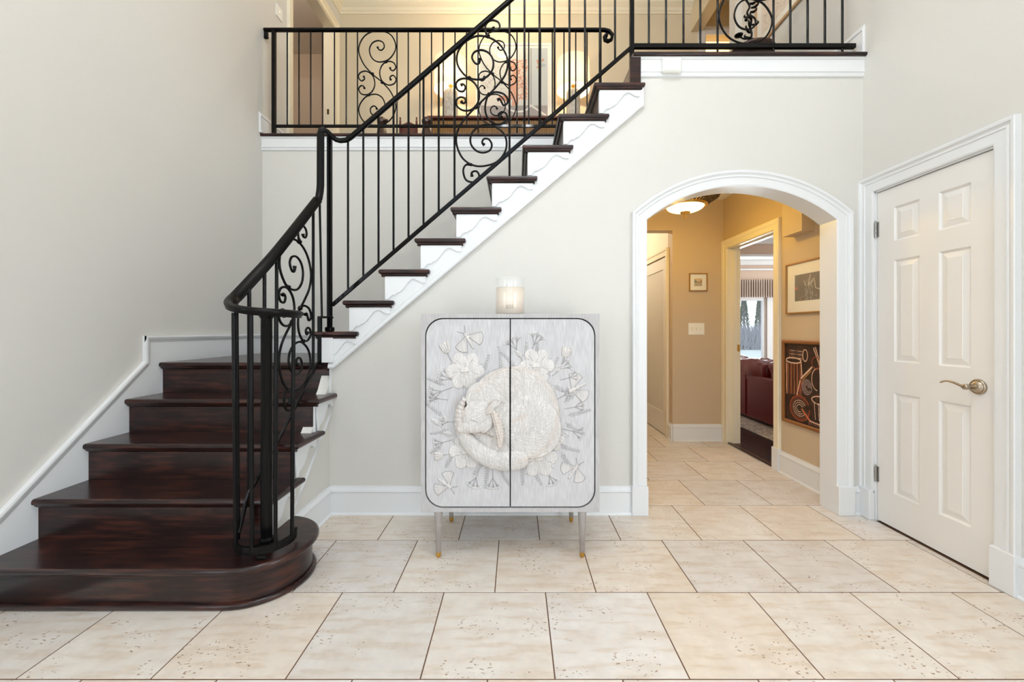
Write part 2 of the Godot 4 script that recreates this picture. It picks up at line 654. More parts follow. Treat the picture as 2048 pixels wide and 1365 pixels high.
# ------------------------------------------------------------------ room shell
func wb(st: SurfaceTool, x0: float, x1: float, h0: float, h1: float, d0: float, d1: float) -> void:
	box(st, V(x0, h0, d0), V(x1, h1, d1))

func room() -> void:
	var st := new_st()
	# left wall, with the doorway of the upper hall
	wb(st, LX - 0.12, LX, 0, TOP, -2.3, -1.15)
	wb(st, LX - 0.12, LX, 2.35, TOP, -1.15, 0.45)
	wb(st, LX - 0.12, LX, 0, 0.25, -1.15, 0.45)
	wb(st, LX - 0.12, LX, 0, TOP, 0.45, 4.20)
	wb(st, LX - 0.12, LX, 0, UF - 0.3, 4.20, 5.46)
	wb(st, LX - 0.12, LX, 5.0, TOP, 4.20, 5.17)
	wb(st, LX - 0.12, LX, UF - 0.3, TOP, 5.17, 5.46)
	smesh("wall_left", st, M.wall, "tall greige painted wall beside the stair")
	# right wall with a recess for the closet door
	st = new_st()
	wb(st, RX, RX + 0.05, 0, TOP, 0.45, 1.905)
	wb(st, RX, RX + 0.05, 2.03, TOP, 1.905, 2.535)
	wb(st, RX, RX + 0.05, 0, TOP, 2.535, 2.63)
	wb(st, RX + 0.05, RX + 0.14, 0, TOP, 0.45, 2.63)
	wb(st, RX, RX + 0.14, 0, TOP, -2.3, -1.15)
	wb(st, RX, RX + 0.14, 2.35, TOP, -1.15, 0.45)
	wb(st, RX, RX + 0.14, 0, 0.25, -1.15, 0.45)
	wb(st, RX, RX + 0.14, 2.60, TOP, 2.63, 4.28)
	smesh("wall_right", st, M.wall, "tall greige painted wall with the closet door")
	# wall with the arch, cut to the slope of the stair
	var poly := PackedVector2Array()
	poly.append(Vector2(-1.20, 0))
	poly.append(Vector2(0.825, 0))
	for p in arch_path(0.008, 28):
		poly.append(p)
	poly.append(Vector2(2.053, 0))
	poly.append(Vector2(RX, 0))
	poly.append(Vector2(RX, 2.82))
	poly.append(Vector2(0.755, 2.82))
	poly.append(Vector2(0.755, stringer_low(0.755) + 0.05))
	poly.append(Vector2(-1.166, stringer_low(-1.166) + 0.03))
	poly.append(Vector2(-1.20, 0.95))
	st = new_st()
	prism(st, poly, V(0, 0, BD), Vector3.RIGHT, Vector3.UP, Vector3.BACK, 0.115)
	smesh("wall_back", st, M.wall, "pale greige wall under the stair, with the arched opening")
	# side of the lower flight
	st = new_st()
	var sp := PackedVector2Array([Vector2(1.99, 0), Vector2(2.66, 0), Vector2(2.66, 0.90), Vector2(2.6, 0.80), Vector2(1.99, 0.14)])
	prism(st, sp, V(-1.20, 0, 0), Vector3.FORWARD, Vector3.UP, Vector3.RIGHT, 0.06)
	smesh("wall_stair_side", st, M.wall, "low greige wall under the lower flight's open end")
	# back of the stairwell
	st = new_st()
	wb(st, LX, 0.44, 0, 2.84, SD, SD + 0.1)
	smesh("wall_stairwell", st, M.wall, "pale greige wall behind the upper flight")
	# front wall behind the camera, with an entry door's opening; sidelights and tall window placed for light
	st = new_st()
	var fd := -2.2
	wb(st, LX - 0.12, -1.55, 0, TOP, fd - 0.12, fd)
	wb(st, 1.55, RX + 0.14, 0, TOP, fd - 0.12, fd)
	wb(st, -1.55, 1.55, 2.2, 2.55, fd - 0.12, fd)
	wb(st, -1.55, 1.55, 4.95, TOP, fd - 0.12, fd)
	wb(st, -1.55, -1.17, 0, 2.2, fd - 0.12, fd)
	wb(st, 1.17, 1.55, 0, 2.2, fd - 0.12, fd)
	wb(st, -0.73, -0.48, 0, 2.2, fd - 0.12, fd)
	wb(st, 0.48, 0.73, 0, 2.2, fd - 0.12, fd)
	smesh("wall_front", st, M.wall, "greige wall round the entry door")
	bx("door_3", V(-0.48, 0.0, fd - 0.08), V(0.48, 2.2, fd - 0.03), M.door, self).set_meta("kind", "structure")
	var w := struct("window_2", "unseen tall window over the entry door, placed for its light")
	for x: float in [-1.55, -0.52, 0.52, 1.51]:
		bx("mullion", V(x, 2.55, fd - 0.09), V(x + 0.04, 4.95, fd - 0.03), M.trim, w)
	for h: float in [2.55, 3.35, 4.15, 4.91]:
		bx("glazing_bar", V(-1.55, h, fd - 0.09), V(1.55, h + 0.04, fd - 0.03), M.trim, w)
	bx("pane", V(-1.55, 2.55, fd - 0.065), V(1.55, 4.95, fd - 0.06), M.pane, w)
	var w3 := struct("window_3", "unseen narrow sidelights of the entry door, placed for their light")
	for x: float in [-1.17, 0.73]:
		bx("pane", V(x, 0, fd - 0.065), V(x + 0.44, 2.2, fd - 0.06), M.pane, w3)
		for h: float in [0.02, 0.7, 1.4, 2.16]:
			bx("glazing_bar", V(x, h, fd - 0.09), V(x + 0.44, h + 0.04, fd - 0.03), M.trim, w3)
	for q in [["window_4", LX - 0.08], ["window_5", RX + 0.04]]:  # added frames and panes for the unseen cross light
		var sw := struct(q[0], "unseen tall side window added to light the foyer")
		for d in [-1.15, -0.64, -0.12, 0.39]:
			bx("mullion", V(q[1], 0.25, d), V(q[1] + 0.05, 2.35, d + 0.06), M.trim, sw)
		for h in [0.25, 1.25, 2.29]:
			bx("glazing_bar", V(q[1], h, -1.15), V(q[1] + 0.05, h + 0.06, 0.45), M.trim, sw)
		bx("pane", V(q[1] + 0.02, 0.25, -1.15), V(q[1] + 0.025, 2.35, 0.45), M.pane, sw)
	# upper floor slab (also the ceiling of the hall below) and the top ceiling
	st = new_st()
	wb(st, LX - 0.12, 3.6, 2.56, UF - 0.02, SD + 0.02, 7.2)
	wb(st, 0.775, RX + 0.12, 2.56, UF - 0.02, BD + 0.005, SD + 0.02)
	smesh("ceiling_hall", st, M.ceil, "white plaster ceiling of the hall, under the upper floor")
	st = new_st()
	wb(st, LX - 0.12, 3.6, UF - 0.02, UF, SD + 0.02, 7.2)
	wb(st, 0.775, RX + 0.12, UF - 0.02, UF, BD + 0.005, SD + 0.02)
	smesh("floor_upper", st, M.oak, "dark wooden floor of the upper hall")
	st = new_st()
	wb(st, LX - 0.12, 3.8, TOP, TOP + 0.1, -2.4, 7.2)
	smesh("ceiling", st, M.ceil, "white plaster ceiling over foyer and upper hall")
	# baseboards of the foyer
	base_board("baseboard_back", V(-1.20, 0, BD), V(0.740, 0, BD), Vector3.BACK)
	base_board("baseboard_side", V(-1.20, 0, 2.0), V(-1.20, 0, 2.63), Vector3.RIGHT)
	base_board("baseboard_right", V(RX, 0, -2.2), V(RX, 0, 1.80), Vector3.LEFT)
	base_board("baseboard_left", V(LX, 0, -2.2), V(LX, 0, 1.55), Vector3.RIGHT)
	base_board("baseboard_corner", V(2.15, 0, BD), V(RX, 0, BD), Vector3.BACK)

func stringer_low(x: float) -> float:
	return 0.934 + 0.8476 * (x + 1.166)

# inner outline of the arch from its left spring to its right one, moved outward by w
func arch_path(w: float, n: int) -> PackedVector2Array:
	var cx := 1.439
	var hc := 1.139
	var r := 0.961 + w
	var half := 0.606 + w
	var a0 := asin(half / r)
	var out := PackedVector2Array()
	for i in n + 1:
		var a := -a0 + 2.0 * a0 * i / n
		out.append(Vector2(cx + r * sin(a), hc + r * cos(a)))
	return out

func arch_trim() -> void:
	var t := struct("trim_1", "white moulded casing round the arched opening", V(1.44, 0, BD), "arch casing")
	var st := new_st()
	var rows := []
	for p in CASE:
		var row := PackedVector3Array()
		var a := arch_path(p.x, 40)
		row.append(V(0.833 - p.x, 0.17, BD - p.y))
		for q in a:
			row.append(V(q.x, q.y, BD - p.y))
		row.append(V(2.045 + p.x, 0.17, BD - p.y))
		rows.append(row)
	# each straight leg stays flat where it meets the arc
	for i in rows.size() - 1:
		var r0: PackedVector3Array = rows[i]
		var r1: PackedVector3Array = rows[i + 1]
		for j in r0.size() - 1:
			var leg := j == 0 or j == r0.size() - 2
			st.set_smooth_group(-1 if leg else 100 + i)
			quad(st, r0[j], r0[j + 1], r1[j + 1], r1[j])
	obj("casing", st, M.trim, t)
	for x in [[0.732, 0.836], [2.042, 2.146]]:
		bx("plinth", V(x[0], 0, BD), V(x[1], 0.185, BD - 0.037), M.trim, t, 0.003)
	# lining of the opening's thickness
	st = new_st()
	var back := []
	for dd in [BD, BD + 0.135]:
		var row := PackedVector3Array()
		row.append(V(0.833, 0, dd))
		for q in arch_path(0.0, 40):
			row.append(V(q.x, q.y, dd))
		row.append(V(2.045, 0, dd))
		back.append(row)
	for j in back[0].size() - 1:
		st.set_smooth_group(-1 if j == 0 or j == back[0].size() - 2 else 50)
		quad(st, back[0][j], back[1][j], back[1][j + 1], back[0][j + 1])
	obj("lining", st, M.trim, t)

# ------------------------------------------------------------------ floor
func floor_tiles() -> void:
	var f := struct("floor", "cream travertine tiles laid in a running bond with dark joints", V(0, 0, 1.0), "floor")
	bx("grout_bed", V(LX, -0.06, -2.3), V(2.26, -0.0012, 5.9), M.grout, f)
	var P := 0.4555
	var R := 0.4575
	var rng := RandomNumberGenerator.new()
	rng.seed = 5
	var g := 0.0023
	for row in range(-9, 12):
		var d0 := 1.384 + R * row
		var d1 := d0 + R
		if d1 < -2.2 or d0 > 5.5:
			continue
		var off := 0.1302 if posmod(row, 2) == 0 else -0.0977
		var lo := LX
		var hi := RX
		if d0 > 2.7:
			lo = 0.56
			hi = 2.20
		for k in range(-7, 7):
			var x0 := maxf(off + P * k, lo)
			var x1 := minf(off + P * (k + 1), hi)
			if x1 - x0 < 0.02:
				continue
			var e0 := maxf(d0, -2.2)
			var st := new_st()
			var dz := rng.randf_range(-0.0006, 0.0004)
			box(st, V(x0 + g, -0.02, e0 + g), V(x1 - g, dz, d1 - g), 0.0012)
			obj("tile", st, M.stone[rng.randi() % 7], f)

# ------------------------------------------------------------------ stairs
func step_h(k: int) -> float:
	return 0.18 + RISE * (k - 1)

func riser_d(k: int) -> float:      # lower flight, k = 1 .. 5
	return 1.73 + 0.23 * (k - 1)

func riser_x(k: int) -> float:      # upper flight, k = 6 .. 15
	return -1.255 if k == 6 else -1.067 + 0.2275 * (k - 7)

func bullnose(r: float) -> PackedVector2Array:
	var p := PackedVector2Array()
	p.append(Vector2(LX, 1.98))
	p.append(Vector2(LX, 1.958 - r))
	for i in 25:
		var a := -PI / 2 + PI * i / 24.0
		p.append(Vector2(-1.228 + r * cos(a), 1.958 + r * sin(a)))
	p.append(Vector2(-1.235, 1.98))
	return p

func staircase() -> void:
	var s := thing("staircase", "dark stained wooden staircase with white stringers turning at a landing", "staircase", V(-1.7, 0, 1.9))
	var oaks := [M.oak, M.oak_b, M.oak_c]
	var T := 0.030
	# first step with its rounded end
	var st := new_st()
	round_slab(st, bullnose(0.258), step_h(1) - T, step_h(1), 0.013)
	obj("tread", st, M.oak, s)
	st = new_st()
	round_slab(st, bullnose(0.240), step_h(1) - T - 0.014, step_h(1) - T + 0.001, 0.006)
	obj("nosing_cove", st, M.oak_b, s)
	st = new_st()
	var rows := []
	for h in [0.0, step_h(1) - T]:
		var row := PackedVector3Array()
		for q in bullnose(0.228):
			row.append(V(q.x, h, q.y))
		rows.append(row)
	strips(st, rows, true)
	obj("riser", st, M.oak_c, s)
	st = new_st()
	round_slab(st, bullnose(0.246), 0.0, 0.026, 0.012)
	obj("base_shoe", st, M.oak_b, s)
	# rest of the lower flight
	for k in range(2, 6):
		var d := riser_d(k)
		var h := step_h(k)
		var d1 := riser_d(k + 1) + 0.01 if k < 5 else SD
		st = new_st()
		var plan: PackedVector2Array
		if k < 5:
			plan = PackedVector2Array([Vector2(LX, d - 0.03), Vector2(-1.150, d - 0.03), Vector2(-1.150, d1 + 0.035), Vector2(-1.20, d1 + 0.035), Vector2(-1.20, d1), Vector2(LX, d1)])
		else:
			plan = PackedVector2Array([Vector2(LX, d - 0.03), Vector2(-1.150, d - 0.03), Vector2(-1.150, 2.650), Vector2(-1.25, 2.650), Vector2(-1.25, d1), Vector2(LX, d1)])
		round_slab(st, plan, h - T, h, 0.013)
		obj("tread", st, oaks[k % 3], s)
		st = new_st()
		mould(st, V(LX, h - T, d), V(-1.17, h - T, d), [Vector2(0, 0), Vector2(0, 0.018), Vector2(-0.006, 0.016), Vector2(-0.013, 0.008), Vector2(-0.018, 0)], Vector3.UP, Vector3.BACK)
		obj("nosing_cove", st, oaks[k % 3], s)
		bx("riser", V(LX, step_h(k - 1) - 0.01, d), V(-1.203, h - T + 0.002, d + 0.02), oaks[(k + 1) % 3], s)
	# white board on the open end of the lower flight
	var poly := PackedVector2Array()
	poly.append(Vector2(1.975, 0.001))
	poly.append(Vector2(1.965, step_h(2) - T))
	for k in range(3, 6):
		poly.append(Vector2(riser_d(k), step_h(k - 1) - T))
		poly.append(Vector2(riser_d(k), step_h(k) - T))
	poly.append(Vector2(2.628, step_h(5) - T))
	poly.append(Vector2(2.628, 0.640))
	poly.append(Vector2(2.06, 0.08))
	poly.append(Vector2(2.03, 0.001))
	st = new_st()
	prism(st, poly, V(-1.186, 0, 0), Vector3.FORWARD, Vector3.UP, Vector3.RIGHT, 0.014)
	obj("stringer", st, M.trim, s)
	for k in range(2, 5):
		st = new_st()
		var bp := bracket_outline(0.22)
		prism(st, bp, V(-1.177, step_h(k) - T, riser_d(k) + 0.004), Vector3.FORWARD, Vector3.UP, Vector3.RIGHT, 0.009, true)
		obj("bracket", st, M.trim, s)
	# skirting against the left wall: sloped, then level round the landing
	st = new_st()
	var sk := PackedVector2Array([Vector2(1.60, 0.0), Vector2(1.60, 0.183), Vector2(2.52, 0.985), Vector2(2.52, 1.142), Vector2(SD, 1.142), Vector2(SD, 0.9), Vector2(2.8, 0.6), Vector2(2.0, 0.0)])
	prism(st, sk, V(LX + 0.014, 0, 0), Vector3.FORWARD, Vector3.UP, Vector3.RIGHT, 0.013)
	obj("wall_skirt", st, M.trim, s)
	st = new_st()
	var cap := [Vector2(0, 0), Vector2(0, 0.012), Vector2(-0.010, 0.014), Vector2(-0.022, 0.010), Vector2(-0.030, 0.005), Vector2(-0.042, 0)]
	var dir := (V(0, 0.985, 2.52) - V(0, 0.183, 1.60)).normalized()
	mould(st, V(LX + 0.014, 0.183, 1.60), V(LX + 0.014, 0.985, 2.52), cap, dir.cross(Vector3.LEFT).normalized(), Vector3.RIGHT)
	mould(st, V(LX + 0.014, 0.97, 2.52), V(LX + 0.014, 1.142, 2.52), cap, Vector3.BACK, Vector3.RIGHT)
	mould(st, V(LX + 0.014, 1.142, 2.52), V(LX + 0.014, 1.142, SD), cap, Vector3.UP, Vector3.RIGHT)
	obj("skirt_cap", st, M.trim, s)
	st = new_st()
	box(st, V(LX + 0.01, 0.96, SD - 0.014), V(-1.2, 1.142, SD - 0.001))
	mould(st, V(LX + 0.01, 1.142, SD - 0.014), V(-1.2, 1.142, SD - 0.014), cap, Vector3.UP, Vector3.BACK)
	obj("wall_skirt", st, M.trim, s)
	# upper flight
	for k in range(6, 15):
		var x := riser_x(k)
		var x1 := riser_x(k + 1)
		var h := step_h(k)
		st = new_st()
		var plan := PackedVector2Array([Vector2(x - 0.034, 2.592), Vector2(x1 + 0.062, 2.592), Vector2(x1 + 0.062, 2.627), Vector2(x1 + 0.004, 2.627), Vector2(x1 + 0.004, SD), Vector2(x - 0.034, SD)])
		round_slab(st, plan, h - T, h, 0.012)
		obj("tread", st, oaks[k % 3], s)
		# cove under the nosing, along the end and along the front
		st = new_st()
		var cv := [Vector2(0, 0), Vector2(0, 0.020), Vector2(-0.006, 0.018), Vector2(-0.014, 0.009), Vector2(-0.018, 0)]
		mould(st, V(x - 0.018, h - T, 2.615), V(x1 + 0.045, h - T, 2.615), cv, Vector3.UP, Vector3.BACK)
		mould(st, V(x, h - T, 2.60), V(x, h - T, SD), cv, Vector3.UP, Vector3.LEFT)
		obj("nosing_cove", st, oaks[k % 3], s)
		bx("riser", V(x, step_h(k - 1) - 0.005, 2.632), V(x + 0.018, h - T + 0.001, SD), oaks[(k + 1) % 3], s)
	bx("riser", V(riser_x(15), step_h(14), 2.632), V(riser_x(15) + 0.02, UF - 0.02, SD), M.oak, s)
	bx("riser", V(riser_x(15) - 0.032, step_h(14), 2.606), V(riser_x(15) + 0.038, UF - 0.03, 2.632), M.oak_b, s, 0.002)
	# white stringer of the upper flight
	poly = PackedVector2Array()
	poly.append(Vector2(-1.20, stringer_low(-1.166)))
	poly.append(Vector2(-1.20, step_h(6) - T))
	for k in range(7, 15):
		poly.append(Vector2(riser_x(k), step_h(k - 1) - T))
		poly.append(Vector2(riser_x(k), step_h(k) - T))
	poly.append(Vector2(0.812, step_h(14) - T))
	poly.append(Vector2(0.812, stringer_low(0.812)))
	poly.append(Vector2(-1.166, stringer_low(-1.166)))
	st = new_st()
	prism(st, poly, V(0, 0, 2.617), Vector3.RIGHT, Vector3.UP, Vector3.BACK, 0.013)
	obj("stringer", st, M.trim, s)
	st = new_st()
	var low := [Vector2(0, 0), Vector2(0, 0.009), Vector2(0.008, 0.013), Vector2(0.020, 0.011), Vector2(0.030, 0.004), Vector2(0.034, 0)]
	var sd := (V(0.812, stringer_low(0.812), 0) - V(-1.166, stringer_low(-1.166), 0)).normalized()
	mould(st, V(-1.166, stringer_low(-1.166), 2.617), V(0.812, stringer_low(0.812), 2.617), low, Vector3.BACK.cross(sd), Vector3.BACK)
	mould(st, V(0.812, stringer_low(0.812), 2.617), V(0.812, step_h(14) - T, 2.617), low, Vector3.LEFT, Vector3.BACK)
	mould(st, V(-1.20, stringer_low(-1.166), 2.617), V(-1.166, stringer_low(-1.166), 2.617), low, Vector3.UP, Vector3.BACK)
	obj("stringer_moulding", st, M.trim, s)
	# white corner post under the first upper step
	bx("corner_block", V(-1.258, step_h(5), 2.60), V(-1.165, step_h(6) - T, 2.64), M.trim, s, 0.003)
	for k in range(6, 15):
		st = new_st()
		prism(st, bracket_outline(0.26), V(riser_x(k) + 0.003, step_h(k) - T, 2.608), Vector3.RIGHT, Vector3.UP, Vector3.BACK, 0.009, true)
		obj("bracket", st, M.trim, s)
	# edges of the upper floor: nosing and white fascia
	var e1 := struct("trim_8", "dark nosing and white fascia along the upper landing's edge", V(1.5, UF, BD), "fascia")
	edge(e1, V(0.742, UF, 2.630), V(RX, UF, 2.630))
	var e2 := struct("trim_9", "dark nosing and white fascia along the balcony's edge", V(-0.7, UF, SD), "fascia")
	edge(e2, V(LX, UF, SD), V(0.80, UF, SD))

# shaped bracket under a tread's end: level top, scrolled lower edge running down towards the riser
func bracket_outline(w: float) -> PackedVector2Array:
	var p := PackedVector2Array()
	p.append(Vector2(0, 0))
	p.append(Vector2(w, 0))
	var ctrl := PackedVector3Array()
	for q in [[1.0, -0.052], [0.88, -0.052], [0.80, -0.040], [0.70, -0.030], [0.60, -0.042], [0.50, -0.075], [0.40, -0.105], [0.30, -0.120], [0.27, -0.124], [0.26, -0.130], [0.18, -0.132], [0.11, -0.150], [0.09, -0.160]]:
		ctrl.append(Vector3(q[0] * w, q[1], 0))
	for q in smooth_path(ctrl, 4):
		p.append(Vector2(q.x, q.y))
	p.append(Vector2(0, -0.160))
	return p

func edge(s: Node3D, a: Vector3, b: Vector3) -> void:
	var st := new_st()
	var prof := PackedVector2Array()
	for i in 9:
		var t := PI / 2 - PI * i / 8.0
		prof.append(Vector2(-0.014 + 0.014 * sin(t), 0.022 + 0.014 * cos(t)))
	prof.append(Vector2(-0.028, -0.06))
	prof.append(Vector2(0, -0.06))
	mould(st, a, b, Array(prof), Vector3.UP, Vector3.BACK)
	obj("floor_nosing", st, M.oak, s)
	st = new_st()
	mould(st, a, b, [Vector2(-0.028, 0), Vector2(-0.028, 0.022), Vector2(-0.040, 0.017), Vector2(-0.044, 0.012), Vector2(-0.112, 0.012), Vector2(-0.114, 0.018), Vector2(-0.120, 0.018), Vector2(-0.126, 0.013), Vector2(-0.146, 0.010), Vector2(-0.150, 0.0)], Vector3.UP, Vector3.BACK)
	obj("fascia", st, M.trim, s)

# ------------------------------------------------------------------ iron railings
const BR := 0.0070       # radius of a baluster

# scrolls of a stair panel, in a plane: a = along the flight, b = up, both from the panel's middle under the handrail
var STAIR_S := [[325,482],[318,520],[288,518],[262,470],[285,425],[345,411],[405,440],[437,505],[420,590],[345,648],[230,636],[150,545],[140,450],[180,370],[250,315],[330,293],[430,320],[510,390],[555,500],[535,610],[470,700],[400,775],[290,880],[190,990],[142,1080],[135,1180],[180,1290],[260,1350],[350,1362],[460,1330],[530,1250],[545,1160],[510,1080],[420,1025],[330,1032],[262,1090],[250,1170],[290,1230],[350,1252],[408,1232],[424,1185],[400,1142],[362,1138],[345,1165],[362,1188]]
var STAIR_C1 := [[172,700],[188,690],[208,712],[192,748],[150,742],[130,700],[148,660],[195,643],[250,655],[300,705],[321,780],[305,850],[255,900],[190,905],[140,870],[133,825],[165,797],[203,806],[208,838],[188,846],[174,832]]
var STAIR_C2 := [[470,820],[490,812],[505,838],[520,862],[548,850],[553,812],[520,770],[450,755],[395,785],[370,870],[382,950],[435,1010],[500,1015],[548,975],[540,930],[505,918],[478,940],[490,968],[506,952]]
var STAIR_TOP := [[400,298],[375,265],[372,215],[395,178],[432,166],[475,180],[490,215],[474,244],[446,246],[436,226]]
var STAIR_END := [[262,1350],[212,1352],[190,1400],[214,1476],[286,1492],[320,1445],[300,1405],[262,1412],[262,1446]]
var FLAT_S := [[3,-252],[14,-232],[34,-228],[56,-250],[48,-288],[8,-305],[-40,-285],[-64,-227],[-40,-160],[18,-131],[100,-158],[151,-250],[110,-352],[3,-386],[-100,-345],[-151,-240],[-117,-125],[-42,-35]]
var FLAT_C := [[104,-84],[112,-66],[132,-62],[151,-88],[132,-126],[86,-135],[42,-108],[20,-50],[36,18],[88,56],[138,44],[153,8],[130,-22],[104,-8],[110,14]]

func railings() -> void:
	var t := thing("stair_railing", "black wrought iron stair railing with scroll panels and a curled end", "railing", V(-1.16, step_h(1), 1.90))
	lower_rail(t)
	upper_rail(t)
	landing_rail(t)
	balcony_rail()

func bar(parent: Node, called: String, a: Vector3, b: Vector3, r: float, n := 8) -> void:
	var st := new_st()
	tube(st, PackedVector3Array([a, b]), r, n)
	obj(called, st, M.iron, parent)

func rail_profile(w: float, h: float) -> PackedVector2Array:
	var p := PackedVector2Array()
	for q in [[-0.30, -0.5], [0.30, -0.5], [0.32, -0.22], [0.44, -0.18], [0.5, 0.02], [0.46, 0.24], [0.32, 0.42], [0.12, 0.5], [-0.12, 0.5], [-0.32, 0.42], [-0.46, 0.24], [-0.5, 0.02], [-0.44, -0.18], [-0.32, -0.22]]:
		p.append(Vector2(q[0] * w, q[1] * h))
	return p

# scroll panel on stairs: u is the direction along the flight, o the panel's place (middle, under the handrail)
func stair_panel(t: Node, o: Vector3, u: Vector3) -> void:
	var p := Node3D.new()
	p.name = "scroll_panel"
	t.add_child(p, true)
	p.position = o - origin_of(t)
	for c in [STAIR_S, STAIR_C1, STAIR_C2, STAIR_TOP, STAIR_END]:
		var ctrl := PackedVector3Array()
		for q in c:
			# read off a drawing in which 4.096 units are 1/306 m; its origin lies at the panel's middle
			var a: float = (q[0] - 344.0) / 4.096 / 306.0
			var b: float = (660.0 - q[1] / 4.096) / 306.0 + 1.18 - 3.183
			ctrl.append(o + u * a + Vector3.UP * b)
		var path := smooth_path(ctrl, 5)
		var sc := PackedFloat32Array()
		for i in path.size():
			var e := mini(i, path.size() - 1 - i)
			sc.append(1.0 if e > 4 else lerpf(1.75, 1.0, e / 5.0))
		var st := new_st()
		tube(st, path, 0.0066, 8, sc)
		obj("scroll", st, M.iron, p)
	for q in [[242, 640], [292, 880], [400, 775], [440, 1016], [388, 296]]:
		var a: float = (q[0] - 344.0) / 4.096 / 306.0
		var b: float = (660.0 - q[1] / 4.096) / 306.0 + 1.18 - 3.183
		var c := o + u * a + Vector3.UP * b
		var st := new_st()
		tube(st, PackedVector3Array([c - Vector3.UP * 0.006 - u * 0.004, c + Vector3.UP * 0.006 + u * 0.004]), 0.013, 8)
		obj("collar", st, M.iron, p)

func flat_panel(t: Node, o: Vector3, u: Vector3, k: float) -> void:
	var p := Node3D.new()
	p.name = "scroll_panel"
	t.add_child(p, true)
	p.position = o - origin_of(t)
	var paths := []
	var s := []
	for q in FLAT_S:
		s.append(Vector2(q[0], q[1]))
	for i in range(FLAT_S.size() - 1, -1, -1):
		s.append(Vector2(-FLAT_S[i][0], -FLAT_S[i][1]))
	paths.append(s)
	for sg: float in [1.0, -1.0]:
		var c := []
		for q in FLAT_C:
			c.append(Vector2(q[0] * sg, q[1] * sg))
		paths.append(c)
	for c in paths:
		var ctrl := PackedVector3Array()
		for q in c:
			ctrl.append(o + u * q.x * k - Vector3.UP * q.y * k)
		var path := smooth_path(ctrl, 6)
		var sc := PackedFloat32Array()
		for i in path.size():
			var e := mini(i, path.size() - 1 - i)
			sc.append(1.0 if e > 4 else lerpf(1.9, 1.0, e / 5.0))
		var st := new_st()
		tube(st, path, 0.0059, 8, sc)
		obj("scroll", st, M.iron, p)
	for q in [[70, -132], [38, 36], [-38, -36], [-70, 138]]:
		var c: Vector3 = o + u * float(q[0]) * k - Vector3.UP * float(q[1]) * k
		var st := new_st()
		tube(st, PackedVector3Array([c - Vector3.UP * 0.006, c + Vector3.UP * 0.006]), 0.0125, 8)
		obj("collar", st, M.iron, p)

func ring_pt(a: float, r: float, h: float) -> Vector3:
	return V(-1.16 + r * cos(a), h, 1.90 - r * sin(a))

func low_bar_h(d: float) -> float:
	return 0.405 + 0.86 * (d - 1.935)

func low_rail_h(d: float) -> float:
	return 1.345 + 0.965 * (d - 1.90)

